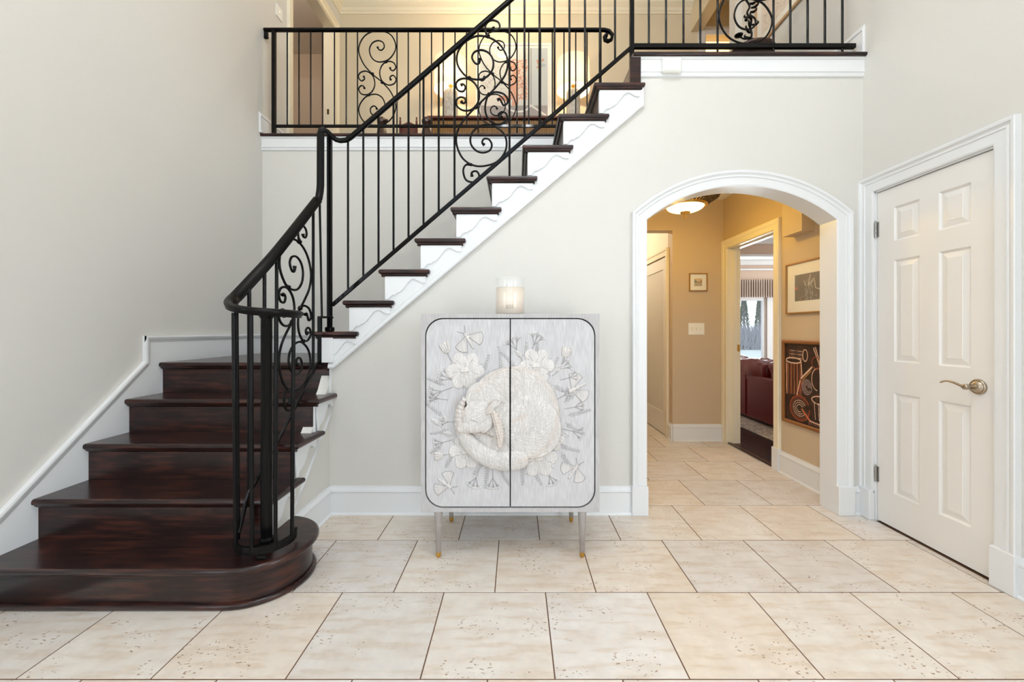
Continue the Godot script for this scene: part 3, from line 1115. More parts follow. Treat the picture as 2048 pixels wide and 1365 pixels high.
func lower_rail(t: Node3D) -> void:
	# handrail: curls over the first step, climbs, stands up beside the landing and runs on up the second flight
	var ctrl := PackedVector3Array()
	for i in 13:
		var a := deg_to_rad(-12.0 + 192.0 * i / 12.0)
		var f := i / 12.0
		ctrl.append(ring_pt(a, 0.135, lerpf(1.252, 1.262, f) + 0.075 * pow(f, 4.0)))
	ctrl.append(V(-1.283, low_rail_h(1.99) - 0.008, 1.99))
	ctrl.append(V(-1.262, low_rail_h(2.10), 2.10))
	ctrl.append(V(-1.255, low_rail_h(2.25), 2.25))
	ctrl.append(V(-1.252, low_rail_h(2.45), 2.45))
	var path := smooth_path(ctrl, 4)
	path.append(V(-1.25, low_rail_h(2.575), 2.575))
	var st := new_st()
	sweep(st, path, rail_profile(0.056, 0.034), Vector3.RIGHT)
	obj("handrail", st, M.iron, t)
	var p2 := PackedVector3Array([V(-1.25, low_rail_h(2.55), 2.55), V(-1.248, low_rail_h(2.585), 2.585), V(-1.247, 2.06, 2.600), V(-1.246, 2.10, 2.604), V(-1.246, 2.42, 2.606), V(-1.243, 2.45, 2.612), V(-1.232, 2.462, 2.622), V(-1.215, 2.452, 2.635), V(-1.195, 2.432, 2.655), V(-1.175, 2.418, 2.668), V(-1.150, 2.414, 2.676), V(-1.110, 2.420, 2.68), V(-1.080, 2.440, 2.68), V(-1.04, 2.474, 2.68)])
	var x := -0.9
	while x < 0.70:
		p2.append(V(x, 2.438 + 0.862 * (x + 1.081), 2.68))
		x += 0.2
	p2.append(V(0.753, 2.438 + 0.862 * (0.753 + 1.081), 2.68))
	st = new_st()
	sweep(st, p2, rail_profile(0.048, 0.030), Vector3.RIGHT)
	obj("handrail", st, M.iron, t)
	# flat bar under the balusters
	var b := PackedVector3Array()
	for i in 15:
		var a := deg_to_rad(-30.0 + 205.0 * i / 14.0)
		b.append(ring_pt(a, 0.122, 0.218 + 0.02 * pow(i / 14.0, 5.0)))
	b.append(V(-1.279, 0.285, 1.906))
	b.append(V(-1.270, 0.355, 1.918))
	b.append(V(-1.262, 0.410, 1.936))
	for d: float in [2.05, 2.20, 2.35, 2.50, 2.605]:
		b.append(V(-1.255, low_bar_h(d), d))
	st = new_st()
	sweep(st, b, PackedVector2Array([Vector2(-0.0055, -0.017), Vector2(0.0055, -0.017), Vector2(0.0055, 0.017), Vector2(-0.0055, 0.017)]), Vector3(1, 0, 0.5), PackedFloat32Array(), false)
	obj("bottom_bar", st, M.iron, t)
	# newel under the curl
	st = new_st()
	lathe(st, [Vector2(0, 0), Vector2(0.05, 0), Vector2(0.05, 0.012), Vector2(0.032, 0.020), Vector2(0.032, 0.034), Vector2(0.025, 0.044), Vector2(0.024, 1.05), Vector2(0.034, 1.066), Vector2(0.034, 1.085), Vector2(0, 1.085)], V(-1.155, step_h(1), 1.895), Vector3.UP, 16, false)
	obj("newel_post", st, M.iron, t)
	bx("foot", V(-1.135, step_h(1), 1.775), V(-1.085, step_h(1) + 0.018, 1.795), M.iron, t, 0.006)
	for a: float in [2.0, 42.0, 84.0, 128.0, 174.0]:
		var r := deg_to_rad(a)
		bar(t, "baluster", ring_pt(r, 0.122, 0.215), ring_pt(r, 0.130, 1.255 + (0.055 if a > 150.0 else 0.0)), 0.0088)
	for q in [[1.945, -1.268], [2.045, -1.257], [2.145, -1.255], [2.525, -1.252]]:
		bar(t, "baluster", V(q[1], low_bar_h(q[0]), q[0]), V(q[1], low_rail_h(q[0]) - 0.015, q[0]), 0.0088)
	bar(t, "baluster", V(-1.237, 1.255, 2.606), V(-1.247, 2.05, 2.595), BR)
	bar(t, "baluster", V(-1.215, 1.262, 2.64), V(-1.215, 2.44, 2.64), BR)
	bx("upright", V(-1.262, low_bar_h(2.6) - 0.02, 2.594), V(-1.236, 1.265, 2.612), M.iron, t, 0.003)
	bx("tie", V(-1.262, 1.254, 2.598), V(-1.20, 1.266, 2.69), M.iron, t, 0.002)
	stair_panel(t, V(-1.255, low_rail_h(2.335) + 0.006, 2.335), Vector3.FORWARD)

func up_bar_h(x: float) -> float:
	return 1.345 + 0.862 * (x + 1.20)

func up_rail_h(x: float) -> float:
	return 2.438 + 0.862 * (x + 1.081)

func upper_rail(t: Node3D) -> void:
	var D := 2.68
	bx("newel_post", V(-1.235, step_h(6), D - 0.014), V(-1.207, 2.44, D + 0.014), M.iron, t, 0.004)
	bx("newel_foot", V(-1.245, step_h(6), D - 0.024), V(-1.197, step_h(6) + 0.03, D + 0.024), M.iron, t, 0.006)
	bx("newel_post", V(0.739, UF - 0.02, D - 0.014), V(0.767, 4.05, D + 0.014), M.iron, t, 0.003)
	var st := new_st()
	sweep(st, PackedVector3Array([V(-1.205, up_bar_h(-1.205), D), V(0.745, up_bar_h(0.745), D)]), PackedVector2Array([Vector2(-0.009, -0.011), Vector2(0.009, -0.011), Vector2(0.009, 0.011), Vector2(-0.009, 0.011)]), Vector3(0, 0, 1), PackedFloat32Array(), false)
	obj("bottom_bar", st, M.iron, t)
	var xs := []
	for px in [696, 726.6, 757, 787, 817, 847, 877.5, 909, 1019, 1049, 1079, 1109, 1139, 1170, 1200, 1230]:
		xs.append((px - 1033.0) * D / 820.0)
	for x in xs:
		bar(t, "baluster", V(x, up_bar_h(x), D), V(x, up_rail_h(x) - 0.012, D), BR)
	var xe: float = xs[8]
	bar(t, "baluster_foot", V(xe, step_h(10), D), V(xe, up_bar_h(xe), D), BR)
	stair_panel(t, V(-0.2255, 3.183, D), Vector3.RIGHT)

func landing_rail(t: Node3D) -> void:
	var D := 2.655
	var hb := 3.016
	var ht := 3.93
	var st := new_st()
	sweep(st, PackedVector3Array([V(0.76, hb, D), V(2.19, hb, D)]), PackedVector2Array([Vector2(-0.012, -0.013), Vector2(0.012, -0.013), Vector2(0.012, 0.013), Vector2(-0.012, 0.013)]), Vector3(0, 0, 1), PackedFloat32Array(), false)
	obj("bottom_bar", st, M.iron, t)
	st = new_st()
	sweep(st, PackedVector3Array([V(0.76, ht, D), V(RX - 0.002, ht, D)]), rail_profile(0.044, 0.034), Vector3(0, 0, 1))
	obj("handrail", st, M.iron, t)
	for x: float in [0.857, 0.968, 1.081, 1.190, 1.302, 1.664, 1.773, 1.885, 1.997, 2.110]:
		bar(t, "baluster", V(x, hb, D), V(x, ht, D), BR)
	for x: float in [1.302, 1.664, 2.110]:
		bar(t, "baluster_foot", V(x, UF - 0.01, D), V(x, hb, D), BR)
	flat_panel(t, V(1.483, (hb + ht) / 2.0, D), Vector3.LEFT, 0.00114)

func balcony_rail() -> void:
	var D := 3.735
	var t := thing("balcony_railing", "black wrought iron balcony railing with two scroll panels, behind the stair", "railing", V(-0.7, UF, D))
	var hb := 3.036
	var ht := 3.912
	var st := new_st()
	var p := PackedVector3Array([V(-2.335 + 0.04, ht, D), V(-2.0, ht, D), V(0.0, ht, D), V(0.80, ht, D), V(0.845, ht - 0.012, D), V(0.872, ht - 0.045, D), V(0.865, ht - 0.085, D), V(0.835, ht - 0.102, D), V(0.806, ht - 0.090, D), V(0.800, ht - 0.064, D), V(0.815, ht - 0.048, D), V(0.832, ht - 0.055, D)])
	sweep(st, p, rail_profile(0.044, 0.028), Vector3(0, 0, 1))
	obj("handrail", st, M.iron, t)
	st = new_st()
	sweep(st, PackedVector3Array([V(-2.21, hb, D), V(0.76, hb, D)]), PackedVector2Array([Vector2(-0.009, -0.011), Vector2(0.009, -0.011), Vector2(0.009, 0.011), Vector2(-0.009, 0.011)]), Vector3(0, 0, 1), PackedFloat32Array(), false)
	obj("bottom_bar", st, M.iron, t)
	bx("newel_post", V(-2.225, UF, D - 0.016), V(-2.193, ht, D + 0.016), M.iron, t, 0.003)
	bx("newel_post", V(0.750, UF, D - 0.012), V(0.774, ht, D + 0.012), M.iron, t, 0.003)
	bx("wall_bracket", V(-2.299, ht - 0.08, D - 0.012), V(-2.262, ht - 0.016, D + 0.012), M.iron, t, 0.006)
	var c := D / 820.0
	for px in [574.5, 598, 621.5, 645, 669, 692.4, 715, 794, 816.5, 839.7, 863, 886.5, 910, 933, 956, 1034, 1057.5, 1081, 1104.6, 1128, 1151.5, 1174]:
		var x: float = (px - 1033.0) * c
		bar(t, "baluster", V(x, hb, D), V(x, ht, D), 0.0062)
	for px in [794, 956, 1034]:
		var x: float = (px - 1033.0) * c
		bar(t, "baluster_foot", V(x, UF, D), V(x, hb, D), 0.0062)
	flat_panel(t, V((754.5 - 1033.0) * c, (hb + ht) / 2.0, D), Vector3.RIGHT, 0.00112)
	flat_panel(t, V((995.0 - 1033.0) * c, (hb + ht) / 2.0, D), Vector3.RIGHT, 0.00112)

# ------------------------------------------------------------------ closet door on the right wall
func door_right() -> void:
	var t := struct("door_1", "white six-panel closet door with a lever handle", V(RX, 0, 2.23), "door")
	var X := RX + 0.006
	var st := new_st()
	casing(st, V(RX, 0.17, 2.54), Vector3.BACK, Vector3.LEFT, 0.64, 2.035 - 0.17, CASE)
	obj("casing", st, M.trim, t)
	for d in [[2.540, 2.6295], [1.800, 1.900]]:
		bx("plinth", V(RX, 0, d[0]), V(RX - 0.036, 0.185, d[1]), M.trim, t, 0.003)
	# jamb lining
	st = new_st()
	box(st, V(RX - 0.001, 0, 2.532), V(RX + 0.05, 2.032, 2.540))
	box(st, V(RX - 0.001, 0, 1.900), V(RX + 0.05, 2.032, 1.908))
	box(st, V(RX - 0.001, 2.026, 1.900), V(RX + 0.05, 2.036, 2.540))
	obj("jamb", st, M.trim, t)
	# leaf: stiles and rails with raised panels between them
	var d0 := 1.911
	var d1 := 2.529
	var cols := [[2.005, 2.168], [2.262, 2.425]]
	var rws := [[0.204, 0.812], [0.987, 1.596], [1.698, 1.910]]
	st = new_st()
	var ds := [d0, 2.005, 2.168, 2.262, 2.425, d1]
	for i in [0, 2, 4]:
		box(st, V(X, 0.010, ds[i]), V(X + 0.036, 2.022, ds[i + 1]))
	var hs := [0.010, 0.204, 0.812, 0.987, 1.596, 1.698, 1.910, 2.022]
	for c in cols:
		for i in [0, 2, 4, 6]:
			box(st, V(X, hs[i], c[0]), V(X + 0.036, hs[i + 1], c[1]))
	obj("leaf", st, M.door, t)
	for c in cols:
		for r in rws:
			st = new_st()
			var rows := []
			for p in [[0.0, 0.0], [0.005, 0.0], [0.012, 0.008], [0.018, 0.009], [0.044, 0.003], [0.046, 0.0015]]:
				rows.append(PackedVector3Array([V(X + p[1], r[0] + p[0], c[1] - p[0]), V(X + p[1], r[0] + p[0], c[0] + p[0]), V(X + p[1], r[1] - p[0], c[0] + p[0]), V(X + p[1], r[1] - p[0], c[1] - p[0])]))
			strips(st, rows, false, true)
			var l: PackedVector3Array = rows[-1]
			quad(st, l[0], l[1], l[2], l[3])
			obj("panel", st, M.door, t)
	for h: float in [1.797, 0.291]:
		var hg := Node3D.new()
		hg.name = "hinge"
		t.add_child(hg, true)
		hg.position = V(RX, h, 2.531) - origin_of(t)
		st = new_st()
		for k in 3:
			lathe(st, [Vector2(0, -0.047 + 0.031 * k), Vector2(0.0065, -0.047 + 0.031 * k), Vector2(0.0065, -0.018 + 0.031 * k), Vector2(0, -0.018 + 0.031 * k)], V(RX - 0.005, h, 2.531), Vector3.UP, 10, false)
		lathe(st, [Vector2(0, 0.046), Vector2(0.004, 0.048), Vector2(0.005, 0.053), Vector2(0, 0.058)], V(RX - 0.005, h, 2.531), Vector3.UP, 10)
		obj("knuckle", st, M.steel, hg)
		bx("plate", V(RX + 0.0005, h - 0.046, 2.518), V(RX + 0.007, h + 0.046, 2.531), M.steel, hg)
	# lever handle
	var hd := Node3D.new()
	hd.name = "handle"
	t.add_child(hd, true)
	var c0 := V(X, 0.905, 1.976)
	hd.position = c0 - origin_of(t)
	st = new_st()
	lathe(st, [Vector2(0.037, -0.002), Vector2(0.038, 0.004), Vector2(0.034, 0.010), Vector2(0.032, 0.012), Vector2(0.030, 0.010), Vector2(0.028, 0.012), Vector2(0.022, 0.018), Vector2(0.016, 0.022), Vector2(0.0, 0.023)], c0, Vector3.LEFT, 28)
	obj("rosette", st, M.nickel, hd)
	st = new_st()
	lathe(st, [Vector2(0.0115, 0.018), Vector2(0.0115, 0.050), Vector2(0.014, 0.053), Vector2(0.014, 0.070), Vector2(0.012, 0.073), Vector2(0.0, 0.073)], c0, Vector3.LEFT, 20)
	obj("neck", st, M.nickel, hd)
	st = new_st()
	var path := smooth_path(PackedVector3Array([c0 + V(-0.062, -0.002, 0.0), c0 + V(-0.062, 0.002, 0.02), c0 + V(-0.062, 0.012, 0.05), c0 + V(-0.060, 0.017, 0.080), c0 + V(-0.058, 0.014, 0.105), c0 + V(-0.056, 0.006, 0.122)]), 5)
	var sc := PackedFloat32Array()
	for i in path.size():
		sc.append(lerpf(1.25, 0.8, float(i) / path.size()))
	sweep(st, path, circle(0.0085, 10, 0.0050), Vector3.LEFT, sc)
	obj("lever", st, M.nickel, hd)

# ------------------------------------------------------------------ hall behind the arch
func hall() -> void:
	var HR := 2.195
	var HF := 4.35
	var st := new_st()
	wb(st, HR, HR + 0.127, 0, 2.56, BD + 0.115, 3.485)
	wb(st, HR, HR + 0.127, 2.03, 2.56, 3.485, 4.265)
	wb(st, HR, HR + 0.127, 0, 2.56, 4.265, HF + 0.6)
	smesh("wall_hall_right", st, M.wall_hall, "tan hall wall with two framed pictures")
	st = new_st()
	wb(st, 1.655, HR, 0, 2.56, HF, HF + 0.13)
	wb(st, 0.5, 1.655, 2.235, 2.56, HF, HF + 0.13)
	smesh("wall_hall_far", st, M.wall_hall, "tan hall wall with a small picture and a switch plate")
	st = new_st()
	wb(st, 1.655, 1.78, 0, 2.56, HF + 0.13, HF + 0.21)
	wb(st, 1.655, 1.78, 2.03, 2.56, HF + 0.21, 5.9)
	wb(st, 1.68, 1.78, 0, 2.03, HF + 0.21, 5.9)
	wb(st, 0.4, 1.78, 0, 2.56, 5.8, 5.95)
	smesh("wall_back_hall", st, M.trim_cream, "cream wall of the passage with a glazed door")
	st = new_st()
	wb(st, 0.44, 0.54, 0, 2.56, BD + 0.115, 5.9)
	smesh("wall_hall_left", st, M.wall_hall, "tan hall wall under the stair")
	bx("trim_2", V(2.10, 1.911, 3.017), V(HR, 2.56, 3.24), M.wall_hall, self).set_meta("kind", "structure")
	base_board("baseboard_hall_far", V(1.655, 0, HF), V(2.195, 0, HF), Vector3.BACK)
	base_board("baseboard_passage", V(1.655, 0, HF), V(1.655, 0, HF + 0.08), Vector3.LEFT)
	base_board("baseboard_hall_right", V(HR, 0, BD + 0.13), V(HR, 0, 3.395), Vector3.LEFT)
	# doorway to the living room
	var t := struct("trim_3", "cream moulded casing of the doorway to the living room", V(HR, 0, 3.9), "door casing")
	st = new_st()
	casing(st, V(HR, 0, 4.265), Vector3.BACK, Vector3.LEFT, 0.78, 2.03, [Vector2(0, 0), Vector2(0, 0.012), Vector2(0.008, 0.015), Vector2(0.044, 0.016), Vector2(0.050, 0.021), Vector2(0.066, 0.023), Vector2(0.080, 0.026), Vector2(0.085, 0.022), Vector2(0.085, 0)])
	obj("casing", st, M.trim_cream, t)
	st = new_st()
	box(st, V(HR - 0.002, 0, 3.475), V(HR + 0.13, 2.03, 3.490))
	box(st, V(HR - 0.002, 0, 4.258), V(HR + 0.13, 2.03, 4.275))
	box(st, V(HR - 0.002, 2.022, 3.48), V(HR + 0.13, 2.035, 4.27))
	box(st, V(HR + 0.05, 0, 4.246), V(HR + 0.09, 2.03, 4.260))
	box(st, V(HR + 0.05, 2.010, 3.49), V(HR + 0.09, 2.024, 4.26))
	obj("jamb", st, M.trim_cream, t)
	bx("strike_plate", V(HR + 0.098, 0.955, 4.254), V(HR + 0.122, 1.025, 4.259), M.brass, t)
	bx("plinth", V(HR - 0.028, 0, 3.398), V(HR + 0.01, 0.19, 3.488), M.trim, t, 0.003)
	bx("threshold", V(HR - 0.004, 0.0, 3.49), V(HR + 0.03, 0.010, 4.258), M.oak, t, 0.003)
	# glazed door in the passage
	var g := struct("door_2", "white door with a tall frosted pane in the passage", V(1.655, 0, 5.0), "door")
	var X := 1.652
	st = new_st()
	casing(st, V(1.655, 0, 5.45), Vector3.BACK, Vector3.LEFT, 0.92, 2.00, [Vector2(0, 0), Vector2(0, 0.014), Vector2(0.05, 0.016), Vector2(0.056, 0.024), Vector2(0.078, 0.026), Vector2(0.078, 0)])
	obj("casing", st, M.trim_cream, g)
	st = new_st()
	box(st, V(X, 0.01, 4.535), V(X + 0.03, 1.985, 4.62))
	box(st, V(X, 0.01, 5.35), V(X + 0.03, 1.985, 5.445))
	box(st, V(X, 0.01, 4.62), V(X + 0.03, 0.25, 5.35))
	box(st, V(X, 1.86, 4.62), V(X + 0.03, 1.985, 5.35))
	obj("leaf", st, M.door, g)
	bx("pane", V(X + 0.010, 0.25, 4.62), V(X + 0.018, 1.86, 5.35), M.frost, g)
	for h: float in [0.26, 1.02, 1.72]:
		bx("hinge", V(X - 0.006, h - 0.045, 4.527), V(X + 0.004, h + 0.045, 4.537), M.bronze, g, 0.002)
	# switch plate
	var sw := thing("light_switch", "ivory triple switch plate under the small picture", "switch", V(1.905, 1.19, HF))
	bx("plate", V(1.822, 1.127, HF), V(1.992, 1.252, HF - 0.006), M.plastic, sw, 0.003)
	for k in 3:
		var x := 1.861 + 0.046 * k
		bx("toggle", V(x - 0.005, 1.180, HF - 0.005), V(x + 0.005, 1.204, HF - 0.016), M.plastic, sw, 0.002)
		bx("slot", V(x - 0.008, 1.174, HF - 0.0055), V(x + 0.008, 1.208, HF - 0.0066), M.trim_cream, sw)
	var pl := thing("added_passage_light", "unseen round flush light added to brighten the passage past the hall", "ceiling light", V(0.85, 2.46, 5.3))  # added lamp, out of view, because the passage was dark
	st = new_st()
	lathe(st, [Vector2(0.12, 0), Vector2(0.12, -0.03), Vector2(0.115, -0.03)], V(0.85, 2.56, 5.3), Vector3.UP, 24)
	obj("rim", st, M.brass, pl)
	st = new_st()
	lathe(st, [Vector2(0.115, -0.025), Vector2(0.10, -0.06), Vector2(0.05, -0.085), Vector2(0, -0.09)], V(0.85, 2.56, 5.3), Vector3.UP, 24)
	obj("lamp_bowl", st, M.bulb, pl)
	omni("added_passage_glow", V(0.85, 2.51, 5.3), Color(1.0, 0.96, 0.90), 0.65, 0.06, pl)
	hall_lamp(V(1.44, 2.50, 3.50))
	# pictures
	picture("small_picture", "tiny framed landscape with a wide white mat above the switch plate", V(1.829, 1.588, HF), Vector3.RIGHT, Vector3.BACK, 0.193, 0.191, 0.011, M.giltwood, 0.045, art_landscape(), 0.0)
	picture("framed_print", "matted print of a dark tangled scene in a thin gilt frame", V(HR, 1.304, 3.323), Vector3.BACK, Vector3.LEFT, 0.478, 0.400, 0.013, M.giltwood, 0.086, art_thicket(), 0.0)
	picture("framed_painting", "dark painting of drums and a horn in a plain oak frame", V(HR, 0.434, 3.370), Vector3.BACK, Vector3.LEFT, 0.580, 0.664, 0.028, M.oakframe, 0.0, art_drums(), 0.0)

func picture(called: String, label: String, o: Vector3, ux: Vector3, n: Vector3, w: float, h: float, fw: float, fm: Material, mat_w: float, art: ImageTexture, _z: float) -> Node3D:
	var t := thing(called, label, "picture", o + ux * w / 2.0)
	var st := new_st()
	casing(st, o + ux * fw + Vector3.UP * fw, ux, n, w - 2.0 * fw, h - 2.0 * fw, [Vector2(0, 0), Vector2(0, 0.014), Vector2(fw * 0.25, 0.020), Vector2(fw * 0.7, 0.020), Vector2(fw, 0.016), Vector2(fw, 0.001)], true)
	obj("frame", st, fm, t)
	var a := o + ux * fw + Vector3.UP * fw
	var iw := w - 2.0 * fw
	var ih := h - 2.0 * fw
	if mat_w > 0.0:
		st = new_st()
		casing(st, a + ux * mat_w + Vector3.UP * mat_w, ux, n, iw - 2.0 * mat_w, ih - 2.0 * mat_w, [Vector2(0, 0.004), Vector2(0.002, 0.007), Vector2(mat_w, 0.007)], true)
		obj("mat_board", st, M.paper, t)
	st = new_st()
	var p := a + ux * mat_w + Vector3.UP * mat_w + n * 0.005
	var aw := iw - 2.0 * mat_w
	var ah := ih - 2.0 * mat_w
	st.set_uv(Vector2(0, 1)); st.add_vertex(p)
	st.set_uv(Vector2(0, 0)); st.add_vertex(p + Vector3.UP * ah)
	st.set_uv(Vector2(1, 0)); st.add_vertex(p + ux * aw + Vector3.UP * ah)
	st.set_uv(Vector2(0, 1)); st.add_vertex(p)
	st.set_uv(Vector2(1, 0)); st.add_vertex(p + ux * aw + Vector3.UP * ah)
	st.set_uv(Vector2(1, 1)); st.add_vertex(p + ux * aw)
	var m := mat(Color.WHITE, 0.5)
	m.albedo_texture = art
	obj("artwork", st, m, t)
	bx("backing", a, a + ux * iw + Vector3.UP * ih + n * 0.004, M.paper, t)
	if mat_w > 0.0:
		bx("glazing", a + n * 0.0095, a + ux * iw + Vector3.UP * ih + n * 0.0115, M.pane, t)
	return t

func basket_r(f: float) -> float:
	return lerpf(0.20, 0.262, f / 0.7) if f < 0.7 else lerpf(0.262, 0.172, (f - 0.7) / 0.3)

func hall_lamp(o: Vector3) -> void:
	var t := thing("ceiling_light", "ornate brass flush ceiling light with a glowing glass bowl in the hall", "ceiling light", o - Vector3.UP * 0.43)
	var st := new_st()
	lathe(st, [Vector2(0, 0.06), Vector2(0.075, 0.06), Vector2(0.070, 0.03), Vector2(0.030, -0.04), Vector2(0.012, -0.05), Vector2(0.012, -0.20), Vector2(0, -0.20)], o, Vector3.UP, 20)
	obj("canopy", st, M.bronze, t)
	# pierced basket
	st = new_st()
	for k in 40:
		var a := TAU * k / 40.0
		var path := PackedVector3Array()
		for j in 11:
			var f := j / 10.0
			var r := basket_r(f) + 0.004 * sin(f * TAU * 2.0)
			var b := a + 0.10 * sin(f * TAU)
			path.append(o + Vector3(cos(b) * r, -0.05 - 0.21 * f, sin(b) * r))
		tube(st, path, 0.008, 5)
	for f: float in [0.0, 0.3, 0.55, 0.7, 0.8, 0.9]:
		var path := PackedVector3Array()
		for k in 37:
			var a := TAU * k / 36.0
			var r := basket_r(f) + 0.004 * sin(a * 14.0)
			path.append(o + Vector3(cos(a) * r, -0.05 - 0.21 * f, sin(a) * r))
		tube(st, path, 0.005, 5)
	obj("basket", st, M.bronze, t)
	st = new_st()
	lathe(st, [Vector2(0.150, -0.250), Vector2(0.176, -0.256), Vector2(0.180, -0.264), Vector2(0.172, -0.272), Vector2(0.160, -0.276), Vector2(0.150, -0.272), Vector2(0.150, -0.250)], o, Vector3.UP, 40)
	obj("rim", st, M.brass, t)
	st = new_st()
	for k in 4:
		var a := TAU * k / 4.0 + 0.4
		var path := PackedVector3Array()
		for j in 13:
			var f := j / 12.0
			var ang := f * 4.4
			var r := 0.24 + 0.10 * f + 0.02 * sin(ang)
			path.append(o + Vector3(cos(a) * r, -0.045 + 0.02 * f - 0.016 * cos(ang), sin(a) * r))
		tube(st, path, 0.006, 6)
	obj("scroll_arm", st, M.brass, t)
	st = new_st()
	var prof := []
	for k in 9:
		var f := k / 8.0
		prof.append(Vector2(0.152 * cos(f * PI / 2), -0.266 - 0.052 * sin(f * PI / 2)))
	prof[8].x = 0.0
	lathe(st, prof, o, Vector3.UP, 40)
	var rev := prof.duplicate()
	obj("lamp_bowl", st, M.glow_hall, t)
	st = new_st()
	lathe(st, [Vector2(0, -0.312), Vector2(0.014, -0.316), Vector2(0.019, -0.326), Vector2(0.014, -0.336), Vector2(0.007, -0.342), Vector2(0.011, -0.350), Vector2(0.008, -0.362), Vector2(0, -0.372)], o, Vector3.UP, 14)
	obj("finial", st, M.brass, t)
	st = new_st()
	for k in 14:
		lathe(st, [Vector2(0, -0.295), Vector2(0.012, -0.302), Vector2(0.008, -0.318), Vector2(0, -0.322)], o + Vector3(cos(TAU * k / 14) * 0.032, -0.006, sin(TAU * k / 14) * 0.032), Vector3.UP, 8)
	obj("leaf_rosette", st, M.brass, t)
	omni("hall_lamp_glow", o - Vector3.UP * 0.285, Color(1.0, 0.815, 0.28), 0.50, 0.08, t)

# ------------------------------------------------------------------ painted pictures
func canvas(w: int, h: int, c: Color) -> Image:
	var im := Image.create_empty(w, h, false, Image.FORMAT_RGB8)
	im.fill(c)
	return im

func dab(im: Image, p: Vector2, r: float, c: Color, k := 1.0) -> void:
	for y in range(maxi(0, int(p.y - r)), mini(im.get_height(), int(p.y + r) + 1)):
		for x in range(maxi(0, int(p.x - r)), mini(im.get_width(), int(p.x + r) + 1)):
			if Vector2(x, y).distance_to(p) <= r:
				im.set_pixel(x, y, im.get_pixel(x, y).lerp(c, k))

func stroke(im: Image, a: Vector2, b: Vector2, r: float, c: Color, k := 1.0) -> void:
	var n := maxi(2, int(a.distance_to(b) / maxf(0.6, r * 0.7)))
	for i in n + 1:
		dab(im, a.lerp(b, float(i) / n), r, c, k)

func oval(im: Image, c: Vector2, rx: float, ry: float, w: float, col: Color, a0 := 0.0, a1 := TAU, rot := 0.0) -> void:
	var prev := Vector2.ZERO
	for i in 41:
		var a := lerpf(a0, a1, i / 40.0)
		var p := c + Vector2(cos(a) * rx, sin(a) * ry).rotated(rot)
		if i > 0:
			stroke(im, prev, p, w, col)
		prev = p

func art_drums() -> ImageTexture:
	var im := canvas(224, 260, rgb8(40, 22, 18))
	var rng := RandomNumberGenerator.new()
	rng.seed = 77
	var cream := rgb8(222, 186, 160)
	var rust := rgb8(150, 66, 36)
	for i in 260:
		var p := Vector2(rng.randf() * 224, rng.randf() * 260)
		stroke(im, p, p + Vector2(rng.randf_range(-3, 3), rng.randf_range(5, 16)), 0.9, [rgb8(84, 40, 28), rgb8(20, 12, 12), rgb8(110, 56, 36)][rng.randi() % 3])
	# drum lying on its side
	for k in 8:
		stroke(im, Vector2(20, 22 + k * 4), Vector2(92, 24 + k * 4), 0.8, cream if k % 3 == 0 else rgb8(110, 80, 66))
	oval(im, Vector2(98, 36), 11, 19, 1.6, cream)
	# tall drum
	for k in 14:
		var x := 10 + k * 5.2
		stroke(im, Vector2(x, 62 + rng.randf() * 6), Vector2(x + rng.randf_range(-1, 1), 170), 1.2, [rust, rgb8(196, 130, 84), rgb8(70, 36, 26)][k % 3])
	oval(im, Vector2(42, 56), 37, 9, 2.2, cream)
	stroke(im, Vector2(6, 58), Vector2(8, 172), 1.8, cream)
	stroke(im, Vector2(79, 58), Vector2(84, 104), 1.8, cream)
	# horn: bell, throat and mouthpipe
	for k in 5:
		oval(im, Vector2(72, 212), 46 - k * 8, 40 - k * 7, 2.6 if k == 0 else 1.2, rust if k < 2 else cream, 0.3 * k, TAU - 0.5)
	stroke(im, Vector2(84, 214), Vector2(120, 244), 3.4, rgb8(200, 110, 70))
	stroke(im, Vector2(120, 244), Vector2(200, 250), 2.4, cream)
	stroke(im, Vector2(60, 168), Vector2(74, 122), 2.4, cream)
	stroke(im, Vector2(70, 168), Vector2(84, 124), 2.4, rust)
	stroke(im, Vector2(80, 112), Vector2(128, 72), 3.0, cream)
	stroke(im, Vector2(86, 118), Vector2(124, 84), 2.0, rgb8(176, 120, 60))
	# bowed strings and a round drum
	stroke(im, Vector2(136, 10), Vector2(160, 60), 1.8, cream)
	stroke(im, Vector2(144, 8), Vector2(172, 78), 1.8, cream)
	stroke(im, Vector2(160, 60), Vector2(166, 120), 2.0, cream)
	oval(im, Vector2(152, 108), 24, 34, 1.6, cream, 1.6, 4.8)
	oval(im, Vector2(146, 56), 18, 18, 1.4, rust)
	for k in 4:
		oval(im, Vector2(106, 138), 22 - 5 * k, 24 - 5 * k, 1.0, rgb8(190, 170, 170), 0.5 * k, TAU)
	# fluted drum at the right
	oval(im, Vector2(168, 172), 40, 13, 2.0, cream)
	for k in 9:
		stroke(im, Vector2(130 + k * 9, 182), Vector2(136 + k * 8, 234), 1.4, cream if k % 2 else rgb8(60, 40, 32))
	for k in 12:
		stroke(im, Vector2(120 + k * 9, 244), Vector2(114 + k * 9, 256), 1.3, rgb8(150, 110, 90))
	return ImageTexture.create_from_image(im)

